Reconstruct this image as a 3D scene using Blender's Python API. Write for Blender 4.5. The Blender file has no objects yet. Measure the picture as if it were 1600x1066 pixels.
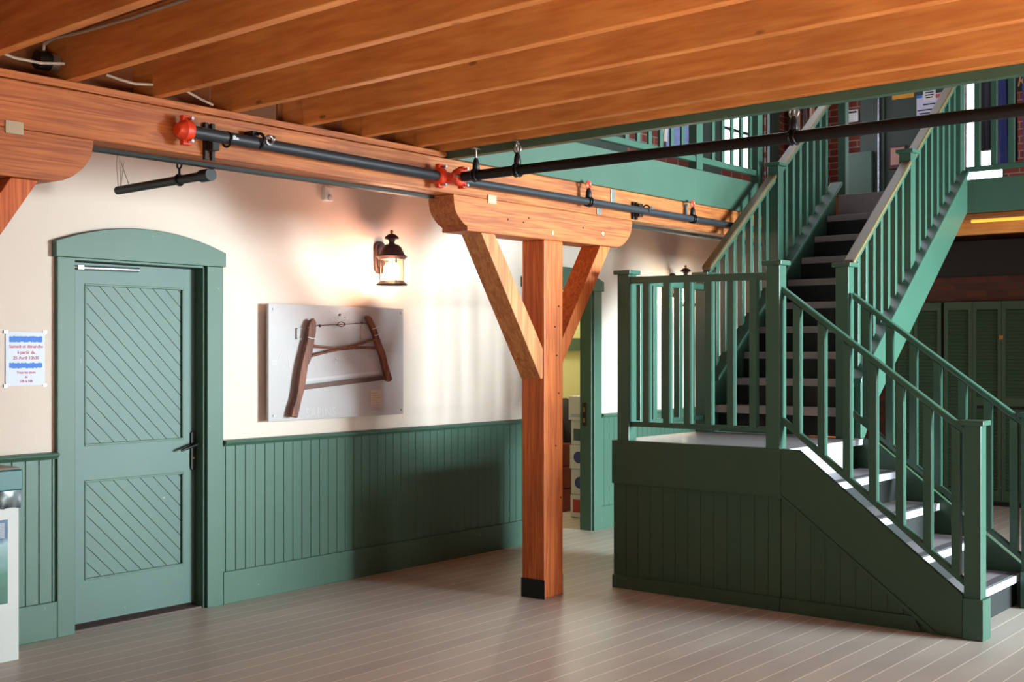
import bpy, bmesh, math, random
from mathutils import Vector, Matrix
random.seed(7)
PI = math.pi
S = bpy.context.scene
COL = S.collection

# ------------------------------------------------------------------ camera
cam_d = bpy.data.cameras.new('camera'); cam = bpy.data.objects.new('camera', cam_d); COL.objects.link(cam)
cam_d.sensor_width = 36.0; cam_d.lens = 1898.0/1600*36.0
cam_d.shift_y = 15.0/1600; cam_d.clip_start = 0.05
cam.location = (0, 0, 1.55)
cam.rotation_euler = (PI/2, 0, math.atan(1540/1898.0) - PI/2)
S.camera = cam

# ------------------------------------------------------------------ world, lights, exposure
w = bpy.data.worlds.new('world'); S.world = w; w.use_nodes = True
bgn = w.node_tree.nodes['Background']
bgn.inputs[0].default_value = (0.80, 0.86, 0.95, 1); bgn.inputs[1].default_value = 0.16
S.view_settings.view_transform = 'Standard'
S.view_settings.look = 'None'
S.view_settings.gamma = 1.0
S.view_settings.use_curve_mapping = False
S.view_settings.exposure = 0.15

def area(name, loc, target, sx, sy, energy, col):
    d = bpy.data.lights.new(name, 'AREA'); d.shape = 'RECTANGLE'; d.size = sx; d.size_y = sy
    d.energy = energy; d.color = col
    o = bpy.data.objects.new(name, d); COL.objects.link(o); o.location = loc
    o.rotation_euler = (Vector(target) - Vector(loc)).to_track_quat('-Z', 'Y').to_euler()
    return o
sd_ = area('window_light_side', (8.9, -3.9, 1.7), (7.9, 3.6, 1.2), 2.6, 2.0, 330, (0.76, 0.97, 1.0))
sd_.data.spread = math.radians(64)
area('window_light_upstairs', (10.9, 0.0, 4.3), (9.6, 4.4, 3.3), 1.5, 1.2, 60, (0.85, 0.92, 1.0))
area('wall_fill_rear', (7.7, -5.6, 1.9), (5.0, 4.6, 0.9), 2.0, 2.2, 190, (1.0, 0.87, 0.80))  # added warm fill for the back wall, not an actual window
area('skylight_upstairs', (9.6, 4.9, 5.3), (9.2, 4.0, 2.9), 2.2, 1.6, 36, (0.82, 0.90, 1.0))
fl_ = area('floor_bounce_fill', (2.4, -3.6, 2.6), (2.5, -1.7, 0.0), 3.4, 1.6, 1050, (1.0, 0.96, 0.88))  # added downlight: brightens unseen floor so its bounce reaches the joists
fl_.data.spread = math.radians(70)
up = area('joist_fill', (-0.6, -0.9, 0.5), (3.0, 1.8, 2.8), 1.2, 1.2, 22, (1.0, 0.84, 0.68))  # added fill aimed up at the joists, stands for no real fitting
up.data.spread = math.radians(80)
def point(name, loc, energy, col, r=0.04):
    d = bpy.data.lights.new(name, 'POINT'); d.energy = energy; d.color = col; d.shadow_soft_size = r
    o = bpy.data.objects.new(name, d); COL.objects.link(o); o.location = loc; return o
point('storeroom_light', (9.4, 6.95, 2.3), 34, (1.0, 0.98, 0.75), 0.15)
point('lantern_light', (5.93, 5.87, 2.075), 105, (1.0, 0.52, 0.44), 0.07)
point('lantern_light', (9.80, 5.87, 2.045), 30, (1.0, 0.82, 0.62), 0.07)

# ------------------------------------------------------------------ materials
MATS = {}
def newmat(n):
    m = bpy.data.materials.new(n); m.use_nodes = True; nt = m.node_tree
    b = nt.nodes['Principled BSDF']; MATS[n] = m
    return m, nt, b
def srgb(r, g, b):
    f = lambda c: (c/255)/12.92 if c/255 <= 0.04045 else ((c/255+0.055)/1.055)**2.4
    return (f(r), f(g), f(b), 1)
def plain(n, col, rough=0.5, metal=0.0, vary=0.08, emis=None, es=0, scale=8.0):
    m, nt, b = newmat(n)
    b.inputs['Roughness'].default_value = rough; b.inputs['Metallic'].default_value = metal
    if vary:
        tc = nt.nodes.new('ShaderNodeTexCoord'); nz = nt.nodes.new('ShaderNodeTexNoise')
        nz.inputs['Scale'].default_value = scale; nz.inputs['Detail'].default_value = 4
        nt.links.new(tc.outputs['Object'], nz.inputs['Vector'])
        mx = nt.nodes.new('ShaderNodeMix'); mx.data_type = 'RGBA'
        mx.inputs[6].default_value = tuple(c*(1-vary) for c in col[:3])+(1,)
        mx.inputs[7].default_value = tuple(min(1, c*(1+vary)) for c in col[:3])+(1,)
        nt.links.new(nz.outputs['Fac'], mx.inputs[0]); nt.links.new(mx.outputs[2], b.inputs['Base Color'])
    else:
        b.inputs['Base Color'].default_value = col
    if emis:
        b.inputs['Emission Color'].default_value = emis; b.inputs['Emission Strength'].default_value = es
    return m
def wood(n, light, dark, axis, rough=0.55, knots=True, fine=1.0, rings=0.45):
    m, nt, b = newmat(n); L = nt.links.new; N = nt.nodes.new
    tc = N('ShaderNodeTexCoord'); oi = N('ShaderNodeObjectInfo')
    ad = N('ShaderNodeVectorMath'); ad.operation = 'ADD'
    sc = N('ShaderNodeVectorMath'); sc.operation = 'SCALE'; sc.inputs[0].default_value = (7.3, 3.1, 5.7)
    L(oi.outputs['Random'], sc.inputs['Scale']); L(tc.outputs['Object'], ad.inputs[0]); L(sc.outputs[0], ad.inputs[1])
    mp = N('ShaderNodeMapping'); s = [9*fine]*3; s[axis] = 0.55; mp.inputs['Scale'].default_value = s
    L(ad.outputs[0], mp.inputs['Vector'])
    n1 = N('ShaderNodeTexNoise'); n1.inputs['Scale'].default_value = 1.6; n1.inputs['Detail'].default_value = 3; n1.inputs['Distortion'].default_value = 0.8
    L(mp.outputs[0], n1.inputs['Vector'])
    n2 = N('ShaderNodeTexNoise'); n2.inputs['Scale'].default_value = 7; n2.inputs['Detail'].default_value = 6
    L(mp.outputs[0], n2.inputs['Vector'])
    # growth rings from the iso-lines of a slow noise
    mul = N('ShaderNodeMath'); mul.operation = 'MULTIPLY'; mul.inputs[1].default_value = 26.0
    L(n1.outputs['Fac'], mul.inputs[0])
    sn = N('ShaderNodeMath'); sn.operation = 'SINE'; L(mul.outputs[0], sn.inputs[0])
    mr = N('ShaderNodeMapRange'); mr.inputs[1].default_value = -1; mr.inputs[2].default_value = 1
    mr.inputs[3].default_value = 0.25; mr.inputs[4].default_value = 0.75; L(sn.outputs[0], mr.inputs[0])
    av = N('ShaderNodeMath'); av.operation = 'MULTIPLY_ADD'; av.inputs[1].default_value = rings
    L(mr.outputs[0], av.inputs[0])
    h2 = N('ShaderNodeMath'); h2.operation = 'MULTIPLY'; h2.inputs[1].default_value = 1.0 - rings; L(n2.outputs['Fac'], h2.inputs[0])
    L(h2.outputs[0], av.inputs[2])
    cr = N('ShaderNodeValToRGB'); cr.color_ramp.elements[0].position = 0.33; cr.color_ramp.elements[1].position = 0.66
    cr.color_ramp.elements[0].color = light; cr.color_ramp.elements[1].color = dark
    L(av.outputs[0], cr.inputs[0]); out = cr.outputs[0]
    # slow tone drift
    n3 = N('ShaderNodeTexNoise'); n3.inputs['Scale'].default_value = 1.7; n3.inputs['Detail'].default_value = 2; L(ad.outputs[0], n3.inputs['Vector'])
    hs = N('ShaderNodeHueSaturation'); mv = N('ShaderNodeMapRange'); mv.inputs[1].default_value = 0.3; mv.inputs[2].default_value = 0.7
    mv.inputs[3].default_value = 0.82; mv.inputs[4].default_value = 1.15; L(n3.outputs['Fac'], mv.inputs[0]); L(mv.outputs[0], hs.inputs['Value'])
    L(out, hs.inputs['Color']); out = hs.outputs[0]
    if knots:
        mk = N('ShaderNodeMapping'); ks = [5.5]*3; ks[axis] = 2.0; mk.inputs['Scale'].default_value = ks; L(ad.outputs[0], mk.inputs['Vector'])
        vo = N('ShaderNodeTexVoronoi'); vo.inputs['Scale'].default_value = 1.0; L(mk.outputs[0], vo.inputs['Vector'])
        kr = N('ShaderNodeMapRange'); kr.inputs[1].default_value = 0.035; kr.inputs[2].default_value = 0.065
        kr.inputs[3].default_value = 0.75; kr.inputs[4].default_value = 0.0; L(vo.outputs['Distance'], kr.inputs[0])
        mx = N('ShaderNodeMix'); mx.data_type = 'RGBA'; L(kr.outputs[0], mx.inputs[0]); L(out, mx.inputs[6])
        mx.inputs[7].default_value = tuple(c*0.28 for c in dark[:3])+(1,); out = mx.outputs[2]
    L(out, b.inputs['Base Color']); b.inputs['Roughness'].default_value = rough
    bp = N('ShaderNodeBump'); bp.inputs['Strength'].default_value = 0.12; bp.inputs['Distance'].default_value = 0.01
    L(n2.outputs['Fac'], bp.inputs['Height']); L(bp.outputs[0], b.inputs['Normal'])
    return m
def paint(n, col, rough=0.45, axis=2, scuff=True, spec=0.5):
    m, nt, b = newmat(n); L = nt.links.new; N = nt.nodes.new
    tc = N('ShaderNodeTexCoord'); mp = N('ShaderNodeMapping'); s = [40]*3; s[axis] = 2.5; mp.inputs['Scale'].default_value = s
    L(tc.outputs['Object'], mp.inputs['Vector'])
    n1 = N('ShaderNodeTexNoise'); n1.inputs['Scale'].default_value = 1; n1.inputs['Detail'].default_value = 4; L(mp.outputs[0], n1.inputs['Vector'])
    n2 = N('ShaderNodeTexNoise'); n2.inputs['Scale'].default_value = 2.3; n2.inputs['Detail'].default_value = 3; L(tc.outputs['Object'], n2.inputs['Vector'])
    mx = N('ShaderNodeMix'); mx.data_type = 'RGBA'
    mx.inputs[6].default_value = tuple(c*0.86 for c in col[:3])+(1,); mx.inputs[7].default_value = tuple(c*1.14 for c in col[:3])+(1,)
    L(n2.outputs['Fac'], mx.inputs[0]); out = mx.outputs[2]
    if scuff:
        n3 = N('ShaderNodeTexNoise'); n3.inputs['Scale'].default_value = 26; n3.inputs['Detail'].default_value = 5; L(tc.outputs['Object'], n3.inputs['Vector'])
        r = N('ShaderNodeMapRange'); r.inputs[1].default_value = 0.74; r.inputs[2].default_value = 0.78; r.inputs[3].default_value = 0; r.inputs[4].default_value = 0.5
        L(n3.outputs['Fac'], r.inputs[0]); m2 = N('ShaderNodeMix'); m2.data_type = 'RGBA'; L(r.outputs[0], m2.inputs[0]); L(out, m2.inputs[6])
        m2.inputs[7].default_value = (0.45, 0.5, 0.45, 1); out = m2.outputs[2]
    L(out, b.inputs['Base Color']); b.inputs['Roughness'].default_value = rough
    b.inputs['Specular IOR Level'].default_value = spec
    bp = N('ShaderNodeBump'); bp.inputs['Strength'].default_value = 0.08; bp.inputs['Distance'].default_value = 0.004
    L(n1.outputs['Fac'], bp.inputs['Height']); L(bp.outputs[0], b.inputs['Normal'])
    return m
def brick(n, axes, c1, c2, mort, rough=0.85):
    m, nt, b = newmat(n); L = nt.links.new; N = nt.nodes.new
    tc = N('ShaderNodeTexCoord'); sp = N('ShaderNodeSeparateXYZ'); cb = N('ShaderNodeCombineXYZ')
    L(tc.outputs['Object'], sp.inputs[0]); L(sp.outputs[axes[0]], cb.inputs[0]); L(sp.outputs[axes[1]], cb.inputs[1])
    br = N('ShaderNodeTexBrick'); br.inputs['Scale'].default_value = 1.0
    br.inputs['Brick Width'].default_value = 0.21; br.inputs['Row Height'].default_value = 0.072; br.inputs['Mortar Size'].default_value = 0.006
    br.inputs['Color1'].default_value = c1; br.inputs['Color2'].default_value = c2; br.inputs['Mortar'].default_value = mort
    L(cb.outputs[0], br.inputs['Vector']); L(br.outputs['Color'], b.inputs['Base Color'])
    b.inputs['Roughness'].default_value = rough
    bp = N('ShaderNodeBump'); bp.inputs['Strength'].default_value = 0.5; bp.inputs['Distance'].default_value = 0.01; bp.invert = True
    L(br.outputs['Fac'], bp.inputs['Height']); L(bp.outputs[0], b.inputs['Normal'])
    return m
def floorboards(n):
    m, nt, b = newmat(n); L = nt.links.new; N = nt.nodes.new
    tc = N('ShaderNodeTexCoord'); sp = N('ShaderNodeSeparateXYZ'); L(tc.outputs['Object'], sp.inputs[0])
    dv = N('ShaderNodeMath'); dv.operation = 'DIVIDE'; dv.inputs[1].default_value = 0.128; L(sp.outputs[1], dv.inputs[0])
    fr = N('ShaderNodeMath'); fr.operation = 'FRACT'; L(dv.outputs[0], fr.inputs[0])
    fl = N('ShaderNodeMath'); fl.operation = 'FLOOR'; L(dv.outputs[0], fl.inputs[0])
    wn = N('ShaderNodeTexWhiteNoise'); wn.noise_dimensions = '1D'; L(fl.outputs[0], wn.inputs['W'])
    gr = N('ShaderNodeMath'); gr.operation = 'LESS_THAN'; gr.inputs[1].default_value = 0.05; L(fr.outputs[0], gr.inputs[0])
    nz = N('ShaderNodeTexNoise'); nz.inputs['Scale'].default_value = 3; nz.inputs['Detail'].default_value = 6
    mp = N('ShaderNodeMapping'); mp.inputs['Scale'].default_value = (0.6, 2.0, 1); L(tc.outputs['Object'], mp.inputs['Vector']); L(mp.outputs[0], nz.inputs['Vector'])
    av = N('ShaderNodeMath'); av.operation = 'MULTIPLY_ADD'; av.inputs[1].default_value = 0.35; L(wn.outputs['Value'], av.inputs[0]); 
    hh = N('ShaderNodeMath'); hh.operation = 'MULTIPLY'; hh.inputs[1].default_value = 0.8; L(nz.outputs['Fac'], hh.inputs[0]); L(hh.outputs[0], av.inputs[2])
    mx = N('ShaderNodeMix'); mx.data_type = 'RGBA'; mx.inputs[6].default_value = srgb(166, 154, 147); mx.inputs[7].default_value = srgb(200, 186, 177)
    L(av.outputs[0], mx.inputs[0])
    m2 = N('ShaderNodeMix'); m2.data_type = 'RGBA'; L(gr.outputs[0], m2.inputs[0]); L(mx.outputs[2], m2.inputs[6]); m2.inputs[7].default_value = srgb(238, 224, 212)  # pale groove colour paints in light reflecting along the board joints
    L(m2.outputs[2], b.inputs['Base Color'])
    rr = N('ShaderNodeMapRange'); rr.inputs[3].default_value = 0.30; rr.inputs[4].default_value = 0.52; L(nz.outputs['Fac'], rr.inputs[0]); L(rr.outputs[0], b.inputs['Roughness'])
    bp = N('ShaderNodeBump'); bp.inputs['Strength'].default_value = 0.35; bp.inputs['Distance'].default_value = 0.003
    L(gr.outputs[0], bp.inputs['Height']); bp.invert = True; L(bp.outputs[0], b.inputs['Normal'])
    return m

LW, DW = srgb(190, 112, 54), srgb(148, 74, 32)
wx = wood('orange_wood_x', LW, DW, 0, fine=1.7)
wy = wood('orange_wood_y', srgb(216, 146, 78), srgb(192, 114, 54), 1, fine=0.6, rings=0.18)
wz = wood('orange_wood_z', srgb(212, 116, 52), srgb(172, 76, 26), 2, fine=1.9)
wbr = wood('brace_wood', srgb(204, 138, 84), srgb(166, 100, 54), 2)
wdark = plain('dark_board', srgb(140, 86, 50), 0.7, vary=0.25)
wbrown = wood('brown_saw_wood', srgb(134, 72, 44), srgb(84, 40, 26), 2, knots=False)
G = paint('green_paint', srgb(63, 93, 78))
GX = paint('green_paint_x', srgb(63, 93, 78), axis=0)
GD = paint('door_green_paint', srgb(70, 97, 88))
GL = paint('stair_green_shaded', srgb(52, 80, 61), scuff=False)  # same paint as the stairs, with the shade of left-facing panels mixed in
olive = paint('worn_olive_varnish', srgb(112, 98, 66), rough=0.42, axis=0, scuff=False)
GT = paint('stair_green_paint', srgb(56, 90, 76), rough=0.35, scuff=False)
GDK = paint('dark_green_paint', srgb(44, 62, 52), rough=0.5)
GLV = paint('closet_green_paint', srgb(52, 72, 54), axis=1, rough=0.6)
cream = plain('cream_wall', srgb(218, 201, 190), 0.85, vary=0.03, scale=3)
pale = plain('pale_yellow_wall', srgb(226, 222, 170), 0.85, vary=0.03)
black = plain('black_iron', srgb(22, 21, 23), 0.42, 0.3, vary=0.1)
blackp = plain('black_pipe_paint', srgb(50, 52, 58), 0.45, 0.2, vary=0.12)
steel = plain('zinc_steel', srgb(170, 168, 162), 0.35, 0.8, vary=0.15, scale=30)
plate = plain('tan_plate', srgb(178, 166, 140), 0.6, vary=0.08)
silver = plain('silver', srgb(200, 205, 215), 0.25, 0.9, vary=0.05)
red = plain('red_coupling', srgb(214, 62, 30), 0.42, vary=0.12)
blackm = plain('near_black', srgb(14, 14, 15), 0.6, vary=0)
treadm = plain('grey_tread', srgb(150, 142, 146), 0.5, vary=0.10, scale=14)
nosem = plain('pale_nosing', srgb(186, 188, 196), 0.45, vary=0.06)
stripm = plain('dark_grip_strip', srgb(84, 78, 84), 0.8, vary=0.1)
whitep = plain('white_plastic', srgb(222, 224, 226), 0.4, vary=0.03)
wire = plain('white_cable', srgb(214, 206, 196), 0.5, vary=0.03)
boardm = plain('grey_panel', srgb(176, 168, 170), 0.38, vary=0.02)
etch = plain('pale_etching', srgb(186, 177, 179), 0.5, vary=0)
ironr = plain('rusty_steel', srgb(92, 64, 58), 0.5, 0.4, vary=0.2, scale=20)
lant = plain('bronze_lantern', srgb(66, 44, 46), 0.45, 0.3, vary=0.15, scale=30)
teal = plain('teal_lid', srgb(10, 92, 92), 0.4, vary=0.05)
bagm = plain('black_bag', srgb(26, 26, 30), 0.25, vary=0.2)
binm = plain('white_bin', srgb(208, 210, 208), 0.5, vary=0.03)
paper = plain('paper', srgb(204, 208, 232), 0.5, vary=0.02)
tape = plain('clear_tape', srgb(206, 202, 192), 0.15, vary=0)
bluem = plain('blue_marker', srgb(58, 116, 206), 0.6, vary=0.15, scale=120)
redink = plain('red_ink', srgb(190, 80, 96), 0.6, vary=0)
cardm = plain('pale_carton', srgb(206, 200, 204), 0.7, vary=0.05)
cardr = plain('red_carton', srgb(176, 60, 60), 0.7, vary=0.2)
inkb = plain('blue_ink', srgb(60, 60, 130), 0.6, vary=0)
floorm = floorboards('floor_boards')
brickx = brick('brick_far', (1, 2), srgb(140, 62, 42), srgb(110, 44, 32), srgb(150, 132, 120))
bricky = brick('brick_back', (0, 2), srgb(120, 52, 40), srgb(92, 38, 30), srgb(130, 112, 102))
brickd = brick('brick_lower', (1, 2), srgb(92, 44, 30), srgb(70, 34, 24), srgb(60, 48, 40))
glow = plain('daylight_pane', (1, 1, 1, 1), 0.3, vary=0, emis=(0.86, 0.90, 1.0, 1), es=6.0)
bulb = plain('lamp_bulb', (1, 1, 1, 1), 0.3, vary=0, emis=(1.0, 0.84, 0.50, 1), es=60.0)
tubem = plain('fluorescent_tube', (0.6, 0.35, 0.05, 1), 0.6, vary=0, emis=(1.0, 0.52, 0.06, 1), es=0.85)
glass = None
def glassmat():
    m, nt, b = newmat('clear_glass'); N = nt.nodes.new; L = nt.links.new
    tr_ = N('ShaderNodeBsdfTransparent'); gl = N('ShaderNodeBsdfGlossy'); gl.inputs['Roughness'].default_value = 0.05
    tr_.inputs[0].default_value = (1, 0.97, 0.9, 1)
    mx = N('ShaderNodeMixShader'); mx.inputs[0].default_value = 0.07; L(tr_.outputs[0], mx.inputs[1]); L(gl.outputs[0], mx.inputs[2])
    L(mx.outputs[0], nt.nodes['Material Output'].inputs['Surface'])
    return m
glass = glassmat()

# ------------------------------------------------------------------ mesh helpers
class MB:
    def __init__(s): s.v = []; s.f = []
    def box(s, x0, x1, y0, y1, z0, z1):
        i = len(s.v)
        s.v += [(x0,y0,z0),(x1,y0,z0),(x1,y1,z0),(x0,y1,z0),(x0,y0,z1),(x1,y0,z1),(x1,y1,z1),(x0,y1,z1)]
        s.f += [tuple(i+k for k in q) for q in ((0,3,2,1),(4,5,6,7),(0,1,5,4),(1,2,6,5),(2,3,7,6),(3,0,4,7))]
        return s
    def prism(s, pts, axis, a, b):
        """pts 2D polygon; axis 'x': pts=(y,z), 'y': pts=(x,z), 'z': pts=(x,y)"""
        n = len(pts); i = len(s.v)
        for t in (a, b):
            for p, q in pts:
                s.v.append((t,p,q) if axis == 'x' else (p,t,q) if axis == 'y' else (p,q,t))
        s.f.append(tuple(range(i, i+n))[::-1]); s.f.append(tuple(range(i+n, i+2*n)))
        for k in range(n):
            k2 = (k+1) % n; s.f.append((i+k, i+k2, i+n+k2, i+n+k))
        return s
    def tube(s, path, r, n=12, caps=True):
        P = [Vector(p) for p in path]; m = len(P); base = len(s.v)
        rr = r if isinstance(r, (list, tuple)) else [r]*m
        up = Vector((0,0,1)); prev = None
        for k in range(m):
            d = (P[min(k+1,m-1)] - P[max(k-1,0)]).normalized()
            if prev is None:
                a = up if abs(d.z) < 0.9 else Vector((1,0,0)); u = d.cross(a).normalized()
            else:
                u = (prev - d*prev.dot(d)).normalized()
            prev = u; v = d.cross(u)
            for j in range(n):
                t = 2*PI*j/n; s.v.append(tuple(P[k] + (u*math.cos(t) + v*math.sin(t))*rr[k]))
        for k in range(m-1):
            for j in range(n):
                j2 = (j+1) % n; a = base+k*n
                s.f.append((a+j, a+j2, a+n+j2, a+n+j))
        if caps:
            s.f.append(tuple(base+j for j in range(n))[::-1]); s.f.append(tuple(base+(m-1)*n+j for j in range(n)))
        return s
    def lathe(s, prof, c, n=24, axis='z'):
        base = len(s.v)
        for r, h in prof:
            for j in range(n):
                t = 2*PI*j/n; a, b = r*math.cos(t), r*math.sin(t)
                if axis == 'z': s.v.append((c[0]+a, c[1]+b, c[2]+h))
                elif axis == 'x': s.v.append((c[0]+h, c[1]+a, c[2]+b))
                else: s.v.append((c[0]+a, c[1]+h, c[2]+b))
        for k in range(len(prof)-1):
            for j in range(n):
                j2 = (j+1) % n; a = base+k*n; s.f.append((a+j, a+j2, a+n+j2, a+n+j))
        s.f.append(tuple(base+j for j in range(n))[::-1]); s.f.append(tuple(base+(len(prof)-1)*n+j for j in range(n)))
        return s
    def ring(s, c, R, r, axis='x', n=20, m=8, arc=2*PI, start=0):
        closed = arc > 6.2; cnt = n if closed else n+1; pts = []
        for k in range(cnt + (1 if closed else 0)):
            t = start + arc*k/n; a, b = R*math.cos(t), R*math.sin(t)
            pts.append((c[0], c[1]+a, c[2]+b) if axis == 'x' else (c[0]+a, c[1], c[2]+b) if axis == 'y' else (c[0]+a, c[1]+b, c[2]))
        return s.tube(pts, r, m)
    def build(s, name, mat, parent=None, bevel=0, smooth=False, loc=None):
        me = bpy.data.meshes.new(name); me.from_pydata(s.v, [], s.f)
        bm = bmesh.new(); bm.from_mesh(me); bmesh.ops.recalc_face_normals(bm, faces=bm.faces); bm.to_mesh(me); bm.free()
        me.materials.append(mat); o = bpy.data.objects.new(name, me); COL.objects.link(o)
        if smooth:
            me.polygons.foreach_set('use_smooth', [True]*len(me.polygons))
            try: me.set_sharp_from_angle(angle=math.radians(38))
            except Exception: pass
        if bevel:
            b = o.modifiers.new('edge', 'BEVEL'); b.width = bevel; b.segments = 2; b.limit_method = 'ANGLE'; b.angle_limit = math.radians(40)
        if parent is not None:
            o.parent = parent
            pw = parent_world(parent); o.location = -pw   # mesh data is in world coordinates
        if loc is not None: o.location = loc
        return o
def parent_world(p):
    t = Vector((0,0,0))
    while p is not None:
        t += Vector(p.location); p = p.parent
    return t
def tag(o, label=None, cat=None, group=None, kind=None):
    if label: o['label'] = label
    if cat: o['category'] = cat
    if group: o['group'] = group
    if kind: o['kind'] = kind
    return o
def thing(name, label, cat, loc, group=None, kind=None):
    o = bpy.data.objects.new(name, None); COL.objects.link(o); o.location = loc; o.empty_display_size = 0.1
    return tag(o, label, cat, group, kind)
def struct(name, mb, mat, label=None, bevel=0):
    return tag(mb.build(name, mat, bevel=bevel), label, None, None, 'structure')
def B(x0,x1,y0,y1,z0,z1): return MB().box(x0,x1,y0,y1,z0,z1)
def text_mesh(name, body, size, mat, parent, loc, rot, align='CENTER', sx=1.0, ext=0.0004, shear=0, bold=0.0):
    c = bpy.data.curves.new(name, 'FONT'); c.body = body; c.size = size; c.align_x = align; c.align_y = 'CENTER'; c.extrude = ext
    c.shear = shear; c.offset = bold; c.resolution_u = 3
    tmp = bpy.data.objects.new(name+'_tmp', c); COL.objects.link(tmp)
    bpy.context.view_layer.update()
    dg = bpy.context.evaluated_depsgraph_get(); me = bpy.data.meshes.new_from_object(tmp.evaluated_get(dg))
    bpy.data.objects.remove(tmp); me.materials.clear(); me.materials.append(mat)
    o = bpy.data.objects.new(name, me); COL.objects.link(o)
    o.rotation_euler = rot; o.scale = (sx, 1, 1)
    if parent is not None: o.parent = parent; o.location = Vector(loc) - parent_world(parent)
    else: o.location = loc
    return o
FACE_Y = (PI/2, 0, 0)          # readable from -Y
FACE_X = (PI/2, 0, -PI/2)      # readable from -X

# ================================================================== structure
struct('floor', B(-4, 14, -7, 9.5, -0.1, 0), floorm, 'grey painted plank floor with reflected light painted pale along the board gaps')
struct('added_wall_left', B(-4.1, -4, -7, 6.2, 0, 2.86), cream, 'unseen cream wall added behind the viewer to cut ambient light')  # unseen wall added to dim ambient light on left-facing sides
WY = 6.06
mb = MB()
for a, b_, z0, z1 in ((-1.2, 3.64, 0, 2.86), (3.64, 4.52, 2.06, 2.86), (4.52, 7.71, 0, 2.86), (7.71, 8.55, 2.06, 2.86), (8.55, 12.6, 0, 2.86)):
    mb.box(a, b_, WY, WY+0.10, z0, z1)
struct('wall_back', mb, cream, 'cream plaster wall above green wainscot')

# beadboard wainscot (grooved sheet of boards) along y = const facing -Y
def beadboard(x0, x1, y, z0, z1, sp=0.0765, g=0.004, dep=0.006):
    m = MB(); prof = []; x = x0
    prof.append((x0, y))
    k = math.ceil(x0/sp)*sp
    while k < x1 - g:
        if k > x0 + g: prof += [(k-g, y), (k, y+dep), (k+g, y)]
        k += sp
    prof.append((x1, y)); prof += [(x1, y+0.012), (x0, y+0.012)]
    return m.prism(prof, 'z', z0, z1)
for i, (a, b_) in enumerate(((-1.0, 3.54), (4.64, 7.61), (8.66, 12.49)), 1):
    struct('trim_%d' % i, beadboard(a, b_, 6.044, 0.19, 0.97), G, 'green beadboard wainscot on the cream wall')
    struct('baseboard_%s' % ('left', 'middle', 'right')[i-1], B(a, b_ if i != 1 else b_, 6.026, 6.056, 0, 0.198), GX, 'tall green baseboard', 0.004)
    rail = MB().prism([(6.058, 0.965), (6.026, 0.965), (6.018, 0.975), (6.005, 0.98), (6.0, 0.99), (6.005, 1.0), (6.058, 1.003)], 'x', a, b_ + (0.0 if i > 1 else 0.0))
    struct('trim_%d' % (i+3), rail, GX, 'green moulded chair rail', 0.002)

# ------------------------------------------------------------------ door 1
d1 = thing('door_1', 'green panelled door with diagonal boards under an arched green head', None, (4.08, 6.1, 0), kind='structure')
def arch_head(xa, xb, z0, zs, zp, y0, y1):
    n = 24; pts = [(xa, z0), (xb, z0)]
    c = (xa+xb)/2; half = (xb-xa)/2
    for k in range(n+1):
        t = 1 - 2*k/n; pts.append((c + half*t, zs + (zp-zs)*(1-t*t)))
    return MB().prism(pts, 'y', y0, y1)
arch_head(3.525, 4.648, 2.058, 2.142, 2.246, 6.012, 6.06).build('arched_head', GX, d1, 0.003)
B(3.54, 3.645, 6.026, 6.06, 0, 2.058).build('casing', G, d1, 0.003)
B(4.52, 4.638, 6.026, 6.06, 0, 2.058).build('casing', G, d1, 0.003)
B(4.506, 4.56, 6.05, 6.17, 0, 2.06).build('jamb', G, d1, 0.002)
B(3.60, 3.655, 6.05, 6.17, 0, 2.06).build('jamb', G, d1, 0.002)
B(3.6, 4.56, 6.05, 6.22, 2.046, 2.09).build('jamb', GX, d1, 0.002)
leaf = MB(); X0, X1, YF = 3.656, 4.503, 6.13
pz = [(0.262, 0.822), (1.015, 1.925)]; px0, px1 = 3.765, 4.425
leaf.box(X0, px0, YF, YF+0.045, 0.03, 2.04); leaf.box(px1, X1, YF, YF+0.045, 0.03, 2.04)
leaf.box(px0, px1, YF, YF+0.045, 0.03, pz[0][0]); leaf.box(px0, px1, YF, YF+0.045, pz[0][1], pz[1][0]); leaf.box(px0, px1, YF, YF+0.045, pz[1][1], 2.04)
leaf.box(px0, px1, YF+0.03, YF+0.045, 0.2, 2.0)
lf = leaf.build('door_leaf', GD, d1)
def diag_panel(x0, x1, z0, z1, y, sp=0.088, gap=0.005):
    m = MB()
    def clip(poly, f):
        out = []
        for i in range(len(poly)):
            p, q = poly[i], poly[(i+1) % len(poly)]; fp, fq = f(p), f(q)
            if fp >= 0: out.append(p)
            if fp*fq < 0:
                t = fp/(fp-fq); out.append((p[0]+(q[0]-p[0])*t, p[1]+(q[1]-p[1])*t))
        return out
    c = z0 + x0 - 0.0; top = z1 + x1
    # x + z = c lines descend to the right
    c = math.floor((z0+x0)/sp)*sp + ((z1+x0) % sp)
    while c < top:
        poly = [(x0, z0), (x1, z0), (x1, z1), (x0, z1)]
        lo, hi = c+gap/2, c+sp-gap/2
        poly = clip(poly, lambda p: p[0]+p[1]-lo)
        if len(poly) > 2: poly = clip(poly, lambda p: hi-p[0]-p[1])
        if len(poly) > 2: m.prism(poly, 'y', y, y+0.02)
        c += sp
    return m
for z0, z1 in pz:
    diag_panel(px0+0.006, px1-0.006, z0+0.006, z1-0.006, YF+0.012).build('diagonal_panel', GD, d1)
    fr = MB()
    for a, b_, c, d in ((px0, px1, z0, z0+0.012), (px0, px1, z1-0.012, z1), (px0, px0+0.012, z0+0.012, z1-0.012), (px1-0.012, px1, z0+0.012, z1-0.012)):
        fr.box(a, b_, YF-0.004, YF+0.012, c, d)
    fr.build('panel_moulding', G, d1, 0.002)
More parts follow.
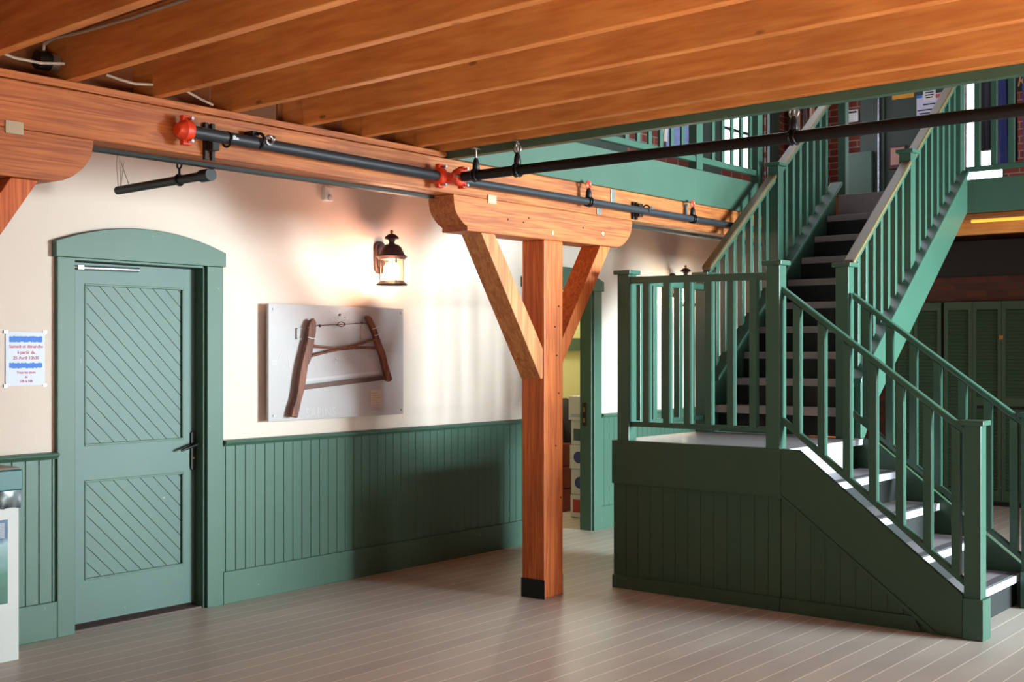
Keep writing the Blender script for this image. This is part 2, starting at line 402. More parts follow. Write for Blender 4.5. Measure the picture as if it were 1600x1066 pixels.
hx = 4.488
hb = MB().prism([(hx-0.018+0.018*(1-math.cos(t)) if False else hx + 0.019*math.sin(t), (1.045 if math.cos(t) > 0 else 0.845) + 0.019*math.cos(t)) for t in [2*PI*k/24 for k in range(24)]], 'y', YF-0.012, YF)
hdl = hb.build('handle', black, d1, 0.002)
MB().tube([(hx, YF-0.01, 0.985), (hx, YF-0.05, 0.985), (hx-0.02, YF-0.055, 0.982), (hx-0.115, YF-0.05, 0.955)], [0.010, 0.010, 0.010, 0.008]).build('lever', black, hdl, smooth=True)
MB().lathe([(0.006, 0), (0.006, -0.004)], (hx, YF-0.012, 0.90), 12, 'y').build('keyhole', plain('brass', srgb(180, 130, 60), 0.3, 0.9, vary=0), hdl)
clo = MB().tube([(3.735, YF-0.035, 2.01), (4.09, YF-0.035, 2.015)], 0.013, 14).build('door_closer', silver, d1, smooth=True)
MB().tube([(3.645, YF-0.03, 2.012), (3.74, YF-0.035, 2.011)], 0.006, 10).box(3.70, 3.735, YF-0.045, YF, 2.0, 2.022).build('arm', steel, clo)
B(4.06, 4.10, YF-0.03, YF, 2.004, 2.024).build('bracket', steel, clo)
B(3.64, 4.52, 6.06, 6.20, 0.0, 0.012).build('threshold', plain('brown_sill', srgb(92, 70, 66), 0.6), d1)

# ------------------------------------------------------------------ door 2 (open way to the storeroom)
d2 = thing('door_2', 'open green doorway with arched head behind the timber post', None, (8.13, 6.1, 0), kind='structure')
arch_head(7.58, 8.68, 2.06, 2.142, 2.246, 6.012, 6.06).build('arched_head', GX, d2, 0.003)
B(7.6, 7.71, 6.026, 6.06, 0, 2.06).build('casing', G, d2, 0.003)
B(8.55, 8.665, 6.026, 6.06, 0, 2.06).build('casing', G, d2, 0.003)
jb = B(8.538, 8.60, 6.05, 6.17, 0, 2.06).build('jamb', G, d2, 0.002)
B(8.531, 8.539, 6.10, 6.14, 0.90, 1.10).build('strike_plate', black, jb)
B(8.528, 8.532, 6.112, 6.128, 0.93, 0.97).box(8.528, 8.532, 6.112, 6.128, 1.02, 1.06).build('strike_plate', plain('brass_strike', srgb(170, 110, 60), 0.35, 0.8, vary=0), jb)
B(7.67, 7.71, 6.055, 6.17, 0, 2.06).build('jamb', G, d2, 0.002)

# storeroom behind
struct('wall_storeroom_back', B(7.0, 11.2, 7.6, 7.7, 0, 2.9), pale, 'pale yellow storeroom wall')
struct('wall_storeroom_right', B(10.6, 10.7, 6.2, 7.7, 0, 2.9), pale, 'pale yellow storeroom wall')
struct('wall_storeroom_left', B(6.9, 7.0, 6.2, 7.7, 0, 2.9), pale, 'pale yellow storeroom wall')
struct('ceiling_storeroom', B(6.9, 11.2, 6.2, 7.7, 2.86, 2.95), cream, 'storeroom ceiling')
struct('trim_7', B(7.0, 10.6, 7.57, 7.6, 0.0, 1.02), GX, 'green wainscot in the storeroom', 0.003)
struct('trim_8', B(7.0, 10.6, 7.52, 7.6, 1.55, 1.68), GX, 'green shelf band in the storeroom', 0.003)

# ------------------------------------------------------------------ upper floor, ceiling
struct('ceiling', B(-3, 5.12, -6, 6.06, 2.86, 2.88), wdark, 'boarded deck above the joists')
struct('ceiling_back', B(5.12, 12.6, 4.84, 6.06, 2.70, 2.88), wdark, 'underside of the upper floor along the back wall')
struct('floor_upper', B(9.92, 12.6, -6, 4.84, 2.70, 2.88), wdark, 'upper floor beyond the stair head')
struct('trim_9', B(5.10, 9.92, 4.58, 4.62, 2.634, 2.885), GX, 'green fascia under the upstairs balustrade', 0.003)
struct('trim_10', B(9.90, 9.925, -6, 3.36, 2.655, 2.925), GX, 'green fascia at the far edge of the upper floor', 0.003)
# trim under the last joist, turned with the joists
tr = MB().box(0, 0.05, -9, 0.10, 2.632, 2.92).build('trim_11', GX); tr.location = (5.09, 4.56, 0); tr.rotation_euler = (0, 0, -math.radians(2.7))
tag(tr, 'dark green trim board along the last ceiling joist', None, None, 'structure')
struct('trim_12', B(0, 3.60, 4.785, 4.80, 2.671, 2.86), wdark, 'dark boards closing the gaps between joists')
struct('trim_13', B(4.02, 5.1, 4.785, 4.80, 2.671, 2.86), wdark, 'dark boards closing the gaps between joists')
# far wall (x = 12.5)
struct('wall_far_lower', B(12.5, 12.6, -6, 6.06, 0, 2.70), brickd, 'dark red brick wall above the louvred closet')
struct('trim_14', B(12.25, 12.5, -6, 6.05, 2.30, 2.64), plain('bulkhead_black', srgb(22, 18, 18), 0.8, vary=0.3), 'black bulkhead under the upper floor')  # near-black with faint mottling
mb = MB(); mb.box(12.5, 12.6, 4.235, 6.06, 2.88, 5.6); mb.box(12.5, 12.6, -6, 3.82, 2.88, 5.6); mb.box(12.5, 12.6, 3.82, 4.235, 2.88, 3.17); mb.box(12.5, 12.6, 3.82, 4.235, 4.9, 5.6)
struct('wall_far_upper', mb, brickx, 'red brick wall upstairs')
mb = MB(); mb.box(5.1, 10.76, 6.06, 6.2, 2.88, 5.6); mb.box(11.76, 12.6, 6.06, 6.2, 2.88, 5.6); mb.box(10.76, 11.76, 6.06, 6.2, 2.88, 3.42); mb.box(10.76, 11.76, 6.06, 6.2, 4.45, 5.6)
struct('wall_back_upper', mb, bricky, 'brick wall behind the upstairs balustrade')
struct('ceiling_upper', B(5.1, 12.6, -2, 6.2, 5.6, 5.7), wdark, 'ceiling of the upper floor')
# dark green boarding upstairs
struct('trim_15', B(10.25, 10.74, 6.02, 6.06, 2.88, 4.6), GDK, 'dark green boarding beside the upstairs window', 0.004)
struct('trim_16', B(8.2, 9.05, 6.02, 6.06, 2.88, 4.6), GDK, 'dark green boarding upstairs', 0.004)
struct('trim_17', B(11.78, 12.0, 6.02, 6.06, 2.88, 4.6), GDK, 'dark green boarding beside the upstairs window', 0.004)
w1 = thing('window_1', 'bright upstairs window with glazing bars seen between balusters', None, (11.26, 6.1, 3.25), kind='structure')
m = MB(); m.box(10.76, 11.76, 6.12, 6.13, 3.42, 4.45); m.build('pane', glow, w1)
m = MB()
for x in (10.76, 11.73): m.box(x, x+0.03, 6.08, 6.12, 3.42, 4.45)
for z in (3.42, 3.80, 4.41): m.box(10.76, 11.76, 6.085, 6.118, z, z+0.03)
m.build('window_frame', GDK, w1)
w2 = thing('window_2', 'bright narrow window behind the hanging coats upstairs', None, (12.55, 4.03, 3.17), kind='structure')
B(12.56, 12.57, 3.82, 4.235, 3.17, 4.9).build('pane', glow, w2)
m = MB(); m.box(12.50, 12.55, 3.82, 3.84, 3.17, 4.9); m.box(12.50, 12.55, 4.215, 4.235, 3.17, 4.9); m.box(12.5, 12.55, 3.82, 4.235, 3.17, 3.19)
m.build('window_frame', GDK, w2)
# door 3 upstairs
d3 = thing('door_3', 'dark green door with posters at the head of the stairs', None, (12.48, 4.66, 2.88), kind='structure')
B(12.46, 12.50, 4.27, 5.03, 2.88, 4.85).build('door_leaf', GDK, d3, 0.004)
B(12.44, 12.50, 5.03, 5.30, 2.88, 4.95).build('casing', GDK, d3, 0.006)
B(12.44, 12.50, 4.235, 4.30, 2.88, 4.95).build('casing', GDK, d3, 0.006)
B(12.40, 12.46, 5.09, 5.21, 2.88, 4.95).build('jamb', GDK, d3, 0.004)
MB().tube([(12.38, 5.07, 2.88), (12.38, 5.07, 4.95)], 0.008, 10).build('edge_strip', silver, d3, smooth=True)
MB().lathe([(0.03, 0), (0.03, -0.03), (0.012, -0.05), (0.02, -0.07)], (12.46, 4.66, 3.62), 16, 'x').build('knob', silver, d3, smooth=True)

# ================================================================== timber frame
def beam():
    t = thing('ceiling_beam', 'long orange timber beam carrying the joists, with black pipe along it', 'beam', (6.2, 4.7, 2.43))
    B(-0.5, 12.4, 4.60, 4.80, 2.44, 2.634).build('beam_timber', wx, t, 0.006)
    MB().prism([(-0.5, 2.637), (5.06, 2.637), (5.083, 2.645), (5.088, 2.655), (5.083, 2.668), (-0.5, 2.670)], 'y', 4.597, 4.80).build('bearing_strip', wx, t, 0.003)
    for a, b_ in ((2.87, 5.14), (6.985, 9.25)):
        B(a, b_, 4.745, 4.797, 2.424, 2.440).build('steel_strip', blackm, t)
    for x0, x1, z0, z1 in ((6.71, 6.76, 2.50, 2.628), (7.66, 7.70, 2.53, 2.625), (6.55, 6.60, 2.445, 2.50)):
        p = B(x0, x1, 4.592, 4.60, z0, z1).build('mending_plate', steel, t, 0.001)
    return t
beam()
def timber_post(dx, label, pl=0.0):
    t = thing('timber_post', label, 'post', (6.1+dx, 4.7, 0), 'timber posts under the beam')
    p = B(6.0+dx, 6.2+dx, 4.61, 4.79, 0, 2.245).build('post_shaft', wz, t, 0.012)
    B(5.992+dx, 6.0+dx, 4.606, 4.788, 0.0, 0.118).build('foot_plate', black, t)
    B(6.2+dx, 6.209+dx, 4.62, 4.79, 0.0, 0.13).build('foot_plate', black, t)
    R = [(6.80, 2.246), (6.84, 2.255), (6.885, 2.277), (6.92, 2.305), (6.948, 2.335), (6.968, 2.37), (6.977, 2.409), (6.978, 2.4395)]
    L = [(5.143, 2.4395), (5.147, 2.395), (5.155, 2.36), (5.172, 2.33), (5.20, 2.302), (5.235, 2.278), (5.27, 2.264), (5.305, 2.258), (5.305, 2.240), (5.46, 2.240)]
    # small square step as on the photographed left end
    L = [(5.143, 2.4395), (5.147, 2.395), (5.155, 2.36), (5.172, 2.33), (5.20, 2.302), (5.235, 2.278), (5.262, 2.266), (5.262, 2.240), (5.46, 2.240)]
    poly = [(x+dx, z) for x, z in L + R]
    MB().prism(poly, 'y', 4.60, 4.797).build('corbel', wx, t, 0.004)
    br = [(5.405, 2.242), (5.53, 2.242), (6.0, 1.56), (6.0, 1.375), (5.975, 1.375)]
    MB().prism([(x+dx, z) for x, z in br], 'y', 4.618, 4.775).build('brace', wbr, t, 0.004)
    br2 = [(6.62, 2.244), (6.74, 2.244), (6.2, 1.465), (6.2, 1.625)]
    MB().prism([(x+dx, z) for x, z in br2], 'y', 4.618, 4.775).build('brace', wz, t, 0.004)
    B(5.44+dx+pl, 5.515+dx+pl, 4.592, 4.60, 2.415, 2.465).build('tan_plate', plate, t)
    for x, z in (((6.07, 2.288), (6.62, 2.325)) if dx >= 0 else ()):
        MB().lathe([(0.014, 0), (0.014, -0.004)], (x+dx, 4.60, z), 14, 'y').build('wooden_peg', plate, t)
    for x, z in ((5.83, 2.36), (5.78, 2.33), (6.40, 2.345), (5.63, 2.335)):
        MB().lathe([(0.006, 0), (0.006, -0.002)], (x+dx, 4.60, z), 10, 'y').build('nail_hole', black, t)
    for x, z in ((6.11, 1.70), (6.15, 1.83), (6.13, 1.52), (6.15, 1.28), (6.12, 0.95), (6.17, 0.62)):
        MB().lathe([(0.006, 0), (0.006, -0.002)], (x+dx, 4.61, z), 10, 'y').build('nail_hole', black, t)
    return t
timber_post(0, 'orange timber post in mid floor with two braces and curved corbel')
timber_post(-4.11, 'timber post at left edge, only its rounded corbel and brace in view', 1.145)
timber_post(4.11, 'timber post with braces half hidden behind the upper stair railing')

# joists
jx = [1.04, 1.47, 1.90, 2.325, 2.745, 3.163, 3.585, 4.03, 4.435, 4.84, 5.035]
jm = MB(); jm.box(0, 0.047, -9.0, 0.045, 2.671, 2.86); jm.box(0.008, 0.05, 0.045, 0.215, 2.671, 2.86)
proto = jm.build('ceiling_joist', wy, bevel=0.003)
words_ = ['first', 'second', 'third', 'fourth', 'fifth', 'sixth', 'seventh', 'eighth', 'ninth', 'tenth', 'eleventh']
for i, x in enumerate(jx):
    o = proto if i == 0 else proto.copy()
    if i: COL.objects.link(o)
    o.location = (x, 4.57, 0); o.rotation_euler = (0, 0, -math.radians(2.7 if i > 2 else 2.0)); o['group'] = 'ceiling joists'; o['category'] = 'joist'
for i, lab in enumerate(['orange pine joist overhead, nearest of all to the viewer', 'orange pine joist overhead, second from the viewer', 'orange pine joist crossing the top left corner of the photo',
    'orange pine joist just before the one with the grey conduit', 'orange pine joist carrying the grey conduit, ending by the junction box', 'orange pine joist ending right after the small white cable loop',
    'orange pine joist ending above the red end cap of the pipe', 'orange pine joist with dark stain, third back from the green trim side', 'orange pine joist ending above the middle of the beam pipe, second before the red tee',
    'orange pine joist next but one to the green trim board', 'last orange pine joist lying against the dark green trim board']):
    bpy.data.objects['ceiling_joist' + ('' if i == 0 else '.%03d' % i)]['label'] = lab

# ================================================================== pipes
def clevis(t, x, y, z, r, along, top, redtop=False):
    """ring clamp round the pipe with a rod to the timber"""
    h = MB(); 
    for o_ in (-0.012, 0.012):
        c = (x+o_, y, z) if along == 'x' else (x, y+o_, z)
        h.ring(c, r+0.006, 0.005, 'x' if along == 'x' else 'y', 20, 8)
    ho = h.build('pipe_hanger', black, t, smooth=True)
    MB().lathe([(0.016, 0), (0.020, 0.01), (0.018, 0.04), (0.010, 0.065)], (x, y, z+r), 14).build('hanger_yoke', black, ho, smooth=True)
    if redtop:
        MB().ring((x, y, z+r+0.085), 0.024, 0.005, 'y').ring((x, y, z+r+0.085), 0.014, 0.006, 'y').build('red_ring', red, ho, smooth=True)
    else:
        MB().tube([(x, y, z+r+0.06), (x, y, top)], 0.006, 10).box(x-0.03, x+0.03, y-0.012, y+0.012, top-0.006, top).build('rod', steel, ho)
PZ, PY = 2.508, 4.535
t = thing('sprinkler_pipe', 'black pipe along the front of the beam with red end cap and couplings', 'pipe', (5.0, PY, PZ))
MB().tube([(3.30, PY, PZ+0.022), (4.93, PY, PZ+0.006)], 0.029, 20).build('pipe', blackp, t, smooth=True)
MB().tube([(5.06, PY, PZ), (9.4, PY, PZ-0.004)], 0.0235, 20).build('pipe', blackp, t, smooth=True)
def coupling(x, y, z, R, axis, parent, w=0.026, ears=((0, 1), (0, -1)), cap=False):
    m = MB(); pr = [(R*0.72, -w), (R, -w), (R+0.012, -w*0.6), (R+0.014, 0), (R+0.012, w*0.6), (R, w), (R*0.72, w)]
    if cap: pr = [(0.001, -w-0.02), (R*0.75, -w-0.018), (R, -w)] + pr[2:]
    m.lathe(pr, (x, y, z), 24, axis)
    for a, b_ in ears:
        if axis == 'x': m.box(x-w*0.8, x+w*0.8, y-0.014+a*(R+0.018), y+0.014+a*(R+0.018), z-0.016+b_*(R+0.014), z+0.016+b_*(R+0.014))
        else: m.box(x-0.014+a*(R+0.018), x+0.014+a*(R+0.018), y-w*0.8, y+w*0.8, z-0.016+b_*(R+0.014), z+0.016+b_*(R+0.014))
    c = m.build('coupling', red, parent, 0.003, smooth=True)
    bm_ = MB()
    for a, b_ in ears:
        if axis == 'x': bm_.lathe([(0.008, 0), (0.008, -0.035)], (x+0.004, y-0.012+a*(R+0.018), z+b_*(R+0.014)), 6, 'y')
        else: bm_.lathe([(0.008, 0), (0.008, -0.035)], (x+a*(R+0.018), y-0.01, z+b_*(R+0.014)), 6, 'y')
    bm_.build('bolt', silver, c)
coupling(3.285, PY, PZ+0.022, 0.036, 'x', t, w=0.03, cap=True)
coupling(4.955, PY, PZ+0.006, 0.036, 'x', t)
MB().lathe([(0.027, -0.05), (0.032, -0.02), (0.032, 0.05), (0.026, 0.07)], (4.99, PY, PZ+0.003), 20, 'x').build('tee', red, t, smooth=True)
for x, hz in ((3.45, 0.085), (6.99, 0.06)):
    MB().box(x-0.028, x-0.010, PY+0.045, 4.60, PZ-hz, PZ+hz).box(x+0.010, x+0.028, PY+0.045, 4.60, PZ-hz, PZ+hz).box(x-0.02, x+0.02, PY-0.0, 4.60, PZ-0.045, PZ+0.045).build('strut_bracket', black, t, 0.002)
    MB().ring((x+0.06, PY, PZ+0.012), 0.034 if x < 4 else 0.028, 0.005, 'x').build('pipe_clamp', black, t, smooth=True)
    MB().lathe([(0.010, 0), (0.010, -0.012)], (x+0.07, PY-0.03, PZ+0.02), 6, 'y').box(x+0.06, x+0.10, PY-0.036, PY-0.028, PZ+0.01, PZ+0.022).build('bolt', silver, t)
m = MB(); m.ring((3.69, PY-0.01, PZ+0.03), 0.034, 0.007, 'x').box(3.66, 3.69, PY, 4.6, PZ+0.02, PZ+0.075); m.build('pipe_clamp', black, t, smooth=True)
MB().ring((3.73, PY-0.035, PZ+0.035), 0.020, 0.007, 'y').ring((3.755, PY-0.03, PZ+0.045), 0.012, 0.005, 'x').build('clamp_screw', silver, t, smooth=True)
clevis(t, 6.37, PY, PZ-0.001, 0.0235, 'x', 2.62, True)
clevis(t, 7.67, PY, PZ-0.002, 0.0235, 'x', 2.62, True)
BX = 5.025
t = thing('sprinkler_pipe', 'black branch pipe crossing overhead from the red tee to the right edge', 'pipe', (BX, 3, PZ))
MB().tube([(BX, 4.42, PZ), (BX+0.01, -2.5, PZ)], 0.0275, 20).build('pipe', black, t, smooth=True)
coupling(BX, 4.455, PZ, 0.036, 'y', t, ears=((1, 0), (-1, 0), (0.5, 0.9), (0.5, -0.9)))
clevis(t, BX, 4.33, PZ, 0.0275, 'y', 2.655)
m = MB()
for y in (4.04, 2.45):
    clevis(t, BX, y, PZ, 0.0275, 'y', 2.668)
    MB().ring((BX, y, PZ+0.11), 0.022, 0.005, 'x').ring((BX, y, PZ+0.135), 0.012, 0.004, 'y').build('hanging_ring', steel, t, smooth=True)
# stub pipe hung near the wall
t = thing('hanging_pipe', 'short black capped pipe hanging above the green door', 'pipe', (3.66, 5.3, 2.42))
MB().tube([(3.69, 5.69, 2.40), (3.64, 4.86, 2.40)], 0.022, 18).build('pipe', black, t, smooth=True)
MB().tube([(3.643, 4.90, 2.40), (3.637, 4.82, 2.40)], 0.031, 18).build('end_cap', black, t, smooth=True)
MB().tube([(3.655, 5.10, 2.40), (3.655, 5.10, 2.46)], 0.006, 8).ring((3.655, 5.10, 2.475), 0.018, 0.005, 'x').tube([(3.655, 5.10, 2.49), (3.655, 5.10, 2.70)], 0.004, 8).ring((3.655, 5.10, 2.40), 0.027, 0.005, 'y').build('pipe_hanger', black, t, smooth=True)
m = MB()
for dx, dy in ((0, 0), (0.012, 0.02), (-0.01, 0.01)):
    m.tube([(3.69+dx, 5.66+dy, 2.41), (3.69+dx*2, 5.67, 2.55), (3.68-dx, 5.66, 2.69)], 0.0018, 6)
m.tube([(3.70, 5.60, 2.42), (3.69, 5.66, 2.55)], 0.0018, 6)
m.build('thin_wire', steel, t)
B(3.66, 4.05, 5.60, 5.68, 2.655, 2.69).build('support_channel', black, t)

# cables and box above the beam
t = thing('junction_box', 'round black and grey junction box above the beam at top left', 'box', (2.72, 4.72, 2.72))
MB().lathe([(0.038, 0), (0.04, 0.02), (0.04, 0.055)], (2.66, 4.69, 2.755), 20, 'x').build('cover', black, t, smooth=True)
MB().lathe([(0.036, 0), (0.036, 0.035)], (2.715, 4.69, 2.755), 18, 'x').build('box_body', steel, t, smooth=True)
for pts, lab in (([(2.45, 4.68, 2.76), (2.55, 4.66, 2.735), (2.65, 4.64, 2.73), (2.745, 4.62, 2.742)], 'white cable looping beside the junction box above the beam'),
                 ([(2.98, 4.68, 2.745), (3.03, 4.65, 2.728), (3.09, 4.63, 2.718), (3.165, 4.61, 2.724)], 'small white cable loop between two joists above the beam'),
                 ([(3.40, 4.70, 2.75), (3.47, 4.67, 2.715), (3.52, 4.65, 2.695)], 'short white cable dipping behind the beam above the red cap')):
    tag(MB().tube(pts, 0.006, 8).build('white_cable', wire, smooth=True), lab, 'cable', 'white cables above the beam')
c = [(2.69, 4.69, 2.79), (2.69, 4.68, 2.82), (2.70, 4.62, 2.84), (2.712, 4.45, 2.835)]
for k in range(1, 9): c.append((2.738-0.0471*(4.57-(4.45-k*0.35)), 4.45-k*0.35, 2.835))
tag(MB().tube(c, 0.007, 8).build('grey_conduit', plain('grey_conduit_paint', srgb(150, 138, 124), 0.5), smooth=True), 'grey conduit clipped along the side of a joist', 'conduit')

# ================================================================== things on the wall
t = thing('wall_sensor', 'small white motion sensor high on the cream wall', 'sensor', (5.50, 6.05, 2.59))
B(5.462, 5.538, 6.02, 6.06, 2.545, 2.64).build('housing', whitep, t, 0.008)
MB().lathe([(0.022, 0), (0.018, -0.010), (0.005, -0.014)], (5.50, 6.02, 2.565), 16, 'y').build('lens', plain('sensor_lens', srgb(190, 186, 200), 0.3, vary=0), t, smooth=True)

def lantern(x, z, label, sc=1.0):
    t = thing('wall_lantern', label, 'lantern', (x, 6.05, z), 'lit wall lanterns')
    px_ = x + 0.06
    pts = [(px_+0.052*math.sin(a), (z+0.07 if math.cos(a) > 0 else z-0.055)+0.052*math.cos(a)) for a in [2*PI*k/32 for k in range(32)]]
    MB().prism(pts, 'y', 6.035, 6.06).build('back_plate', lant, t, 0.006)
    pts = [(px_+0.036*math.sin(a), (z+0.06 if math.cos(a) > 0 else z-0.045)+0.036*math.cos(a)) for a in [2*PI*k/32 for k in range(32)]]
    MB().prism(pts, 'y', 6.02, 6.036).build('back_plate', lant, t, 0.005)
    c = (x, 5.87, z-0.135)  # bottom of the glass
    MB().tube([(px_, 6.03, z-0.06), (px_-0.01, 5.98, z-0.12), (px_-0.02, 5.97, z-0.03), (x+0.02, 5.95, z+0.03), (x, 5.92, z+0.03)], 0.012, 10).build('arm', lant, t, smooth=True)
    MB().lathe([(0.001, 0.0), (0.105, 0.0), (0.108, 0.008), (0.085, 0.028), (0.080, 0.032), (0.001, 0.032)], (c[0], c[1], c[2]-0.06), 28).build('bottom_ring', lant, t, smooth=True)
    MB().lathe([(0.078, 0), (0.078, 0.145), (0.075, 0.145), (0.075, 0)], (c[0], c[1], c[2]-0.028), 28).build('glass', glass, t, smooth=True)
    m = MB()
    for k in range(4):
        a = PI/4 + k*PI/2 + 0.35; m.tube([(c[0]+0.084*math.cos(a), c[1]+0.084*math.sin(a), c[2]-0.03), (c[0]+0.084*math.cos(a), c[1]+0.084*math.sin(a), c[2]+0.12)], 0.0045, 8)
    m.build('cage_bar', lant, t, smooth=True)
    MB().lathe([(0.001, 0.0), (0.088, 0.0), (0.108, 0.022), (0.090, 0.034), (0.078, 0.06), (0.066, 0.085), (0.045, 0.102), (0.024, 0.108), (0.018, 0.118), (0.026, 0.138), (0.050, 0.145), (0.046, 0.156), (0.028, 0.172), (0.010, 0.178), (0.001, 0.18)], (c[0], c[1], c[2]+0.116), 28).build('hood', lant, t, smooth=True)
    MB().lathe([(0.001, 0), (0.010, 0.008), (0.013, 0.016), (0.009, 0.026), (0.001, 0.030)], (c[0], c[1], c[2]+0.292), 16).build('finial', plain('brass_finial', srgb(200, 150, 90), 0.3, 0.8, vary=0) if 'brass_finial' not in MATS else MATS['brass_finial'], t, smooth=True)
    MB().lathe([(0.001, 0), (0.040, 0.008), (0.056, 0.04), (0.054, 0.085), (0.032, 0.115), (0.001, 0.12)], (c[0], c[1], c[2]-0.02), 16).build('bulb', bulb, t, smooth=True)
    return t
lantern(5.93, 2.19, 'dark bronze lantern glowing on the wall above the bow saw')
lantern(9.80, 2.16, 'bronze lantern glowing on the wall behind the landing railing')
# let the point light sit under the hood: glass transmits light

# display panel with the bow saw
def bp(u, v):       # zoomed-crop pixel -> panel coordinates (x, z)
    U = 400+u/4.847; V = 450+v/4.847
    fx = (U-419.6)/(630-419.6)
    # perspective-correct x on the wall plane
    f_, cx_, cy_ = 1898.0, 800.0, 548.0; a = math.atan(1540/1898.0)
    s_ = (U-cx_)/f_; dx = math.cos(a)+s_*math.sin(a); dy = math.sin(a)-s_*math.cos(a)
    tt = 5.985/dy
    return (tt*dx, 1.55 - tt*(V-cy_)/f_)
x0, zt = bp(95, 118); x1, zb = bp(1115, 958); zb = (bp(100, 1010)[1]+zb)/2
t = thing('display_panel', 'grey display panel with etched tool outlines mounted under the lantern', 'panel', ((x0+x1)/2, 6.0, zb))
B(x0, x1, 5.985, 6.005, zb, zt).build('panel_face', boardm, t, 0.001)
B(x0+0.04, x1-0.04, 6.005, 6.055, zb+0.04, zt-0.04).build('standoff', black, t)
for (u, v) in ((131, 160), (1097, 192), (134, 970), (1102, 922)):
    q = bp(u, v); MB().lathe([(0.009, 0), (0.008, -0.006)], (q[0], 5.985, q[1]), 12, 'y').build('screw', steel, t)
a0, a1 = bp(863, 775), bp(943, 890)
lb = B(a0[0], a1[0], 5.978, 5.985, a1[1], a0[1]).build('caption_plate', plain('caption_beige', srgb(196, 176, 160), 0.5, vary=0.02), t)
m = MB()
for k in range(8):
    z = a0[1]-0.02-k*0.016; m.box(a0[0]+0.012, a1[0]-(0.012 if k % 3 else 0.04), 5.9772, 5.978, z-0.003, z)
m.build('caption_lines', plain('caption_text', srgb(150, 120, 104), 0.6, vary=0), lb)
# etched tools
m = MB()
def stroke(pts, wd):
    P = [Vector(bp(*p)) for p in pts]; m = MB()
    for p, q in zip(P, P[1:]):
        d = (q-p).normalized(); n_ = Vector((-d.y, d.x))*wd/2
        m.prism([tuple(p+n_), tuple(q+n_), tuple(q-n_), tuple(p-n_)], 'y', 5.9840, 5.9851)
    m.build('etched_mark', etch, t)
for pts, wd in (([(560,165),(700,240)],.010),([(700,165),(570,240)],.010),([(520,225),(740,225)],.004),([(632,165),(632,235)],.018),
    ([(200,480),(160,560)],.005),([(110,555),(160,555)],.008),([(115,575),(155,575)],.012),([(245,520),(258,610)],.010),([(205,520),(240,605)],.004),
    ([(405,605),(435,545),(465,610)],.005),([(520,580),(540,625),(535,575)],.005),([(590,545),(620,545)],.006),([(605,530),(605,575)],.016),
    ([(650,540),(700,515),(745,560)],.007),([(745,560),(785,490)],.005),([(785,490),(815,560)],.004),([(830,500),(840,580)],.008),([(830,545),(900,540)],.004),
    ([(960,500),(1020,495)],.006),([(1000,495),(990,560)],.004),([(1050,490),(1060,560)],.008),([(1070,580),(1100,520),(1115,540)],.005)):
    stroke(pts, wd)
q = bp(490, 945); text_mesh('etched_word', 'SAPINS', 0.085, etch, t, (q[0], 5.9846, q[1]), FACE_Y, bold=0.001)
ac = plain('clear_bracket', srgb(196, 190, 192), 0.15, vary=0)
for (u0, v0, u1, v1) in ((300, 305, 425, 390), (790, 290, 900, 385)):
    A, Bq = bp(u0, v0), bp(u1, v1); m = MB(); e = 0.004
    m.box(A[0], Bq[0], 5.970, 5.985, A[1]-e, A[1]).box(A[0], Bq[0], 5.970, 5.985, Bq[1], Bq[1]+e).box(A[0], A[0]+e, 5.970, 5.985, Bq[1], A[1]).box(Bq[0]-e, Bq[0], 5.970, 5.985, Bq[1], A[1])
    m.build('clear_bracket', ac, t)
m = MB()
A, Bq = bp(350, 690), bp(930, 625)
m.prism([A, (A[0], A[1]-0.02), (Bq[0], Bq[1]-0.02), Bq], 'y', 5.980, 5.985); m.build('clear_bracket', ac, t)

s = thing('bow_saw', 'old brown wooden bow saw hung on the grey panel', 'saw', (5.55, 5.95, 1.2))
def poly(ps): return [bp(*p) for p in ps]
Lh = [(395,230),(411,260),(410,330),(402,380),(388,470),(372,545),(350,590),(338,660),(330,730),(322,770),(300,850),(285,920),(270,982),(222,974),(240,900),(262,830),(272,770),(288,650),(305,560),(325,480),(345,400),(352,340),(356,290),(370,250)]
MB().prism(poly(Lh), 'y', 5.925, 5.958).build('handle', wbrown, s, 0.006)
Rh = [(797,235),(800,212),(812,212),(830,225),(848,265),(868,310),(888,370),(912,430),(935,490),(948,550),(966,615),(988,685),(985,700),(965,712),(948,700),(935,645),(922,590),(905,520),(885,465),(868,420),(850,350),(825,290)]
MB().prism(poly(Rh), 'y', 5.925, 5.958).build('handle', wbrown, s, 0.006)
MB().prism(poly([(322,738),(935,664),(945,690),(935,697),(326,772)]), 'y', 5.939, 5.943).build('blade', ironr, s)
def rod(ps, r, y=5.942): return MB().tube([(bp(*p)[0], y, bp(*p)[1]) for p in ps], r, 10)
rod([(385,436),(450,446),(560,455),(640,450),(720,436),(800,408),(875,388)], 0.0085, 5.935).build('stretcher', wbrown, s, smooth=True)
rod([(370,522),(430,505),(520,482),(600,466),(680,458),(780,452),(890,457)], 0.0085, 5.948).build('stretcher', wbrown, s, smooth=True)
ro = rod([(400,290),(500,282),(640,276),(810,266)], 0.0028).build('tension_rod', ironr, s, smooth=True)
m = MB()
for (u, v, r) in ((450, 288, 0.010), (768, 266, 0.010), (582, 281, 0.007), (640, 276, 0.007)):
    q = bp(u, v); m.lathe([(0.001, -r), (r*0.8, -r*0.6), (r, 0), (r*0.8, r*0.6), (0.001, r)], (q[0], 5.942, q[1]), 12)
q = bp(612, 276); 
pts = [(q[0]+0.030*math.cos(a), 5.942, q[1]+0.015*math.sin(a)) for a in [2*PI*k/20 for k in range(21)]]
m.tube(pts, 0.003, 8); m.build('turnbuckle', ironr, ro, smooth=True)
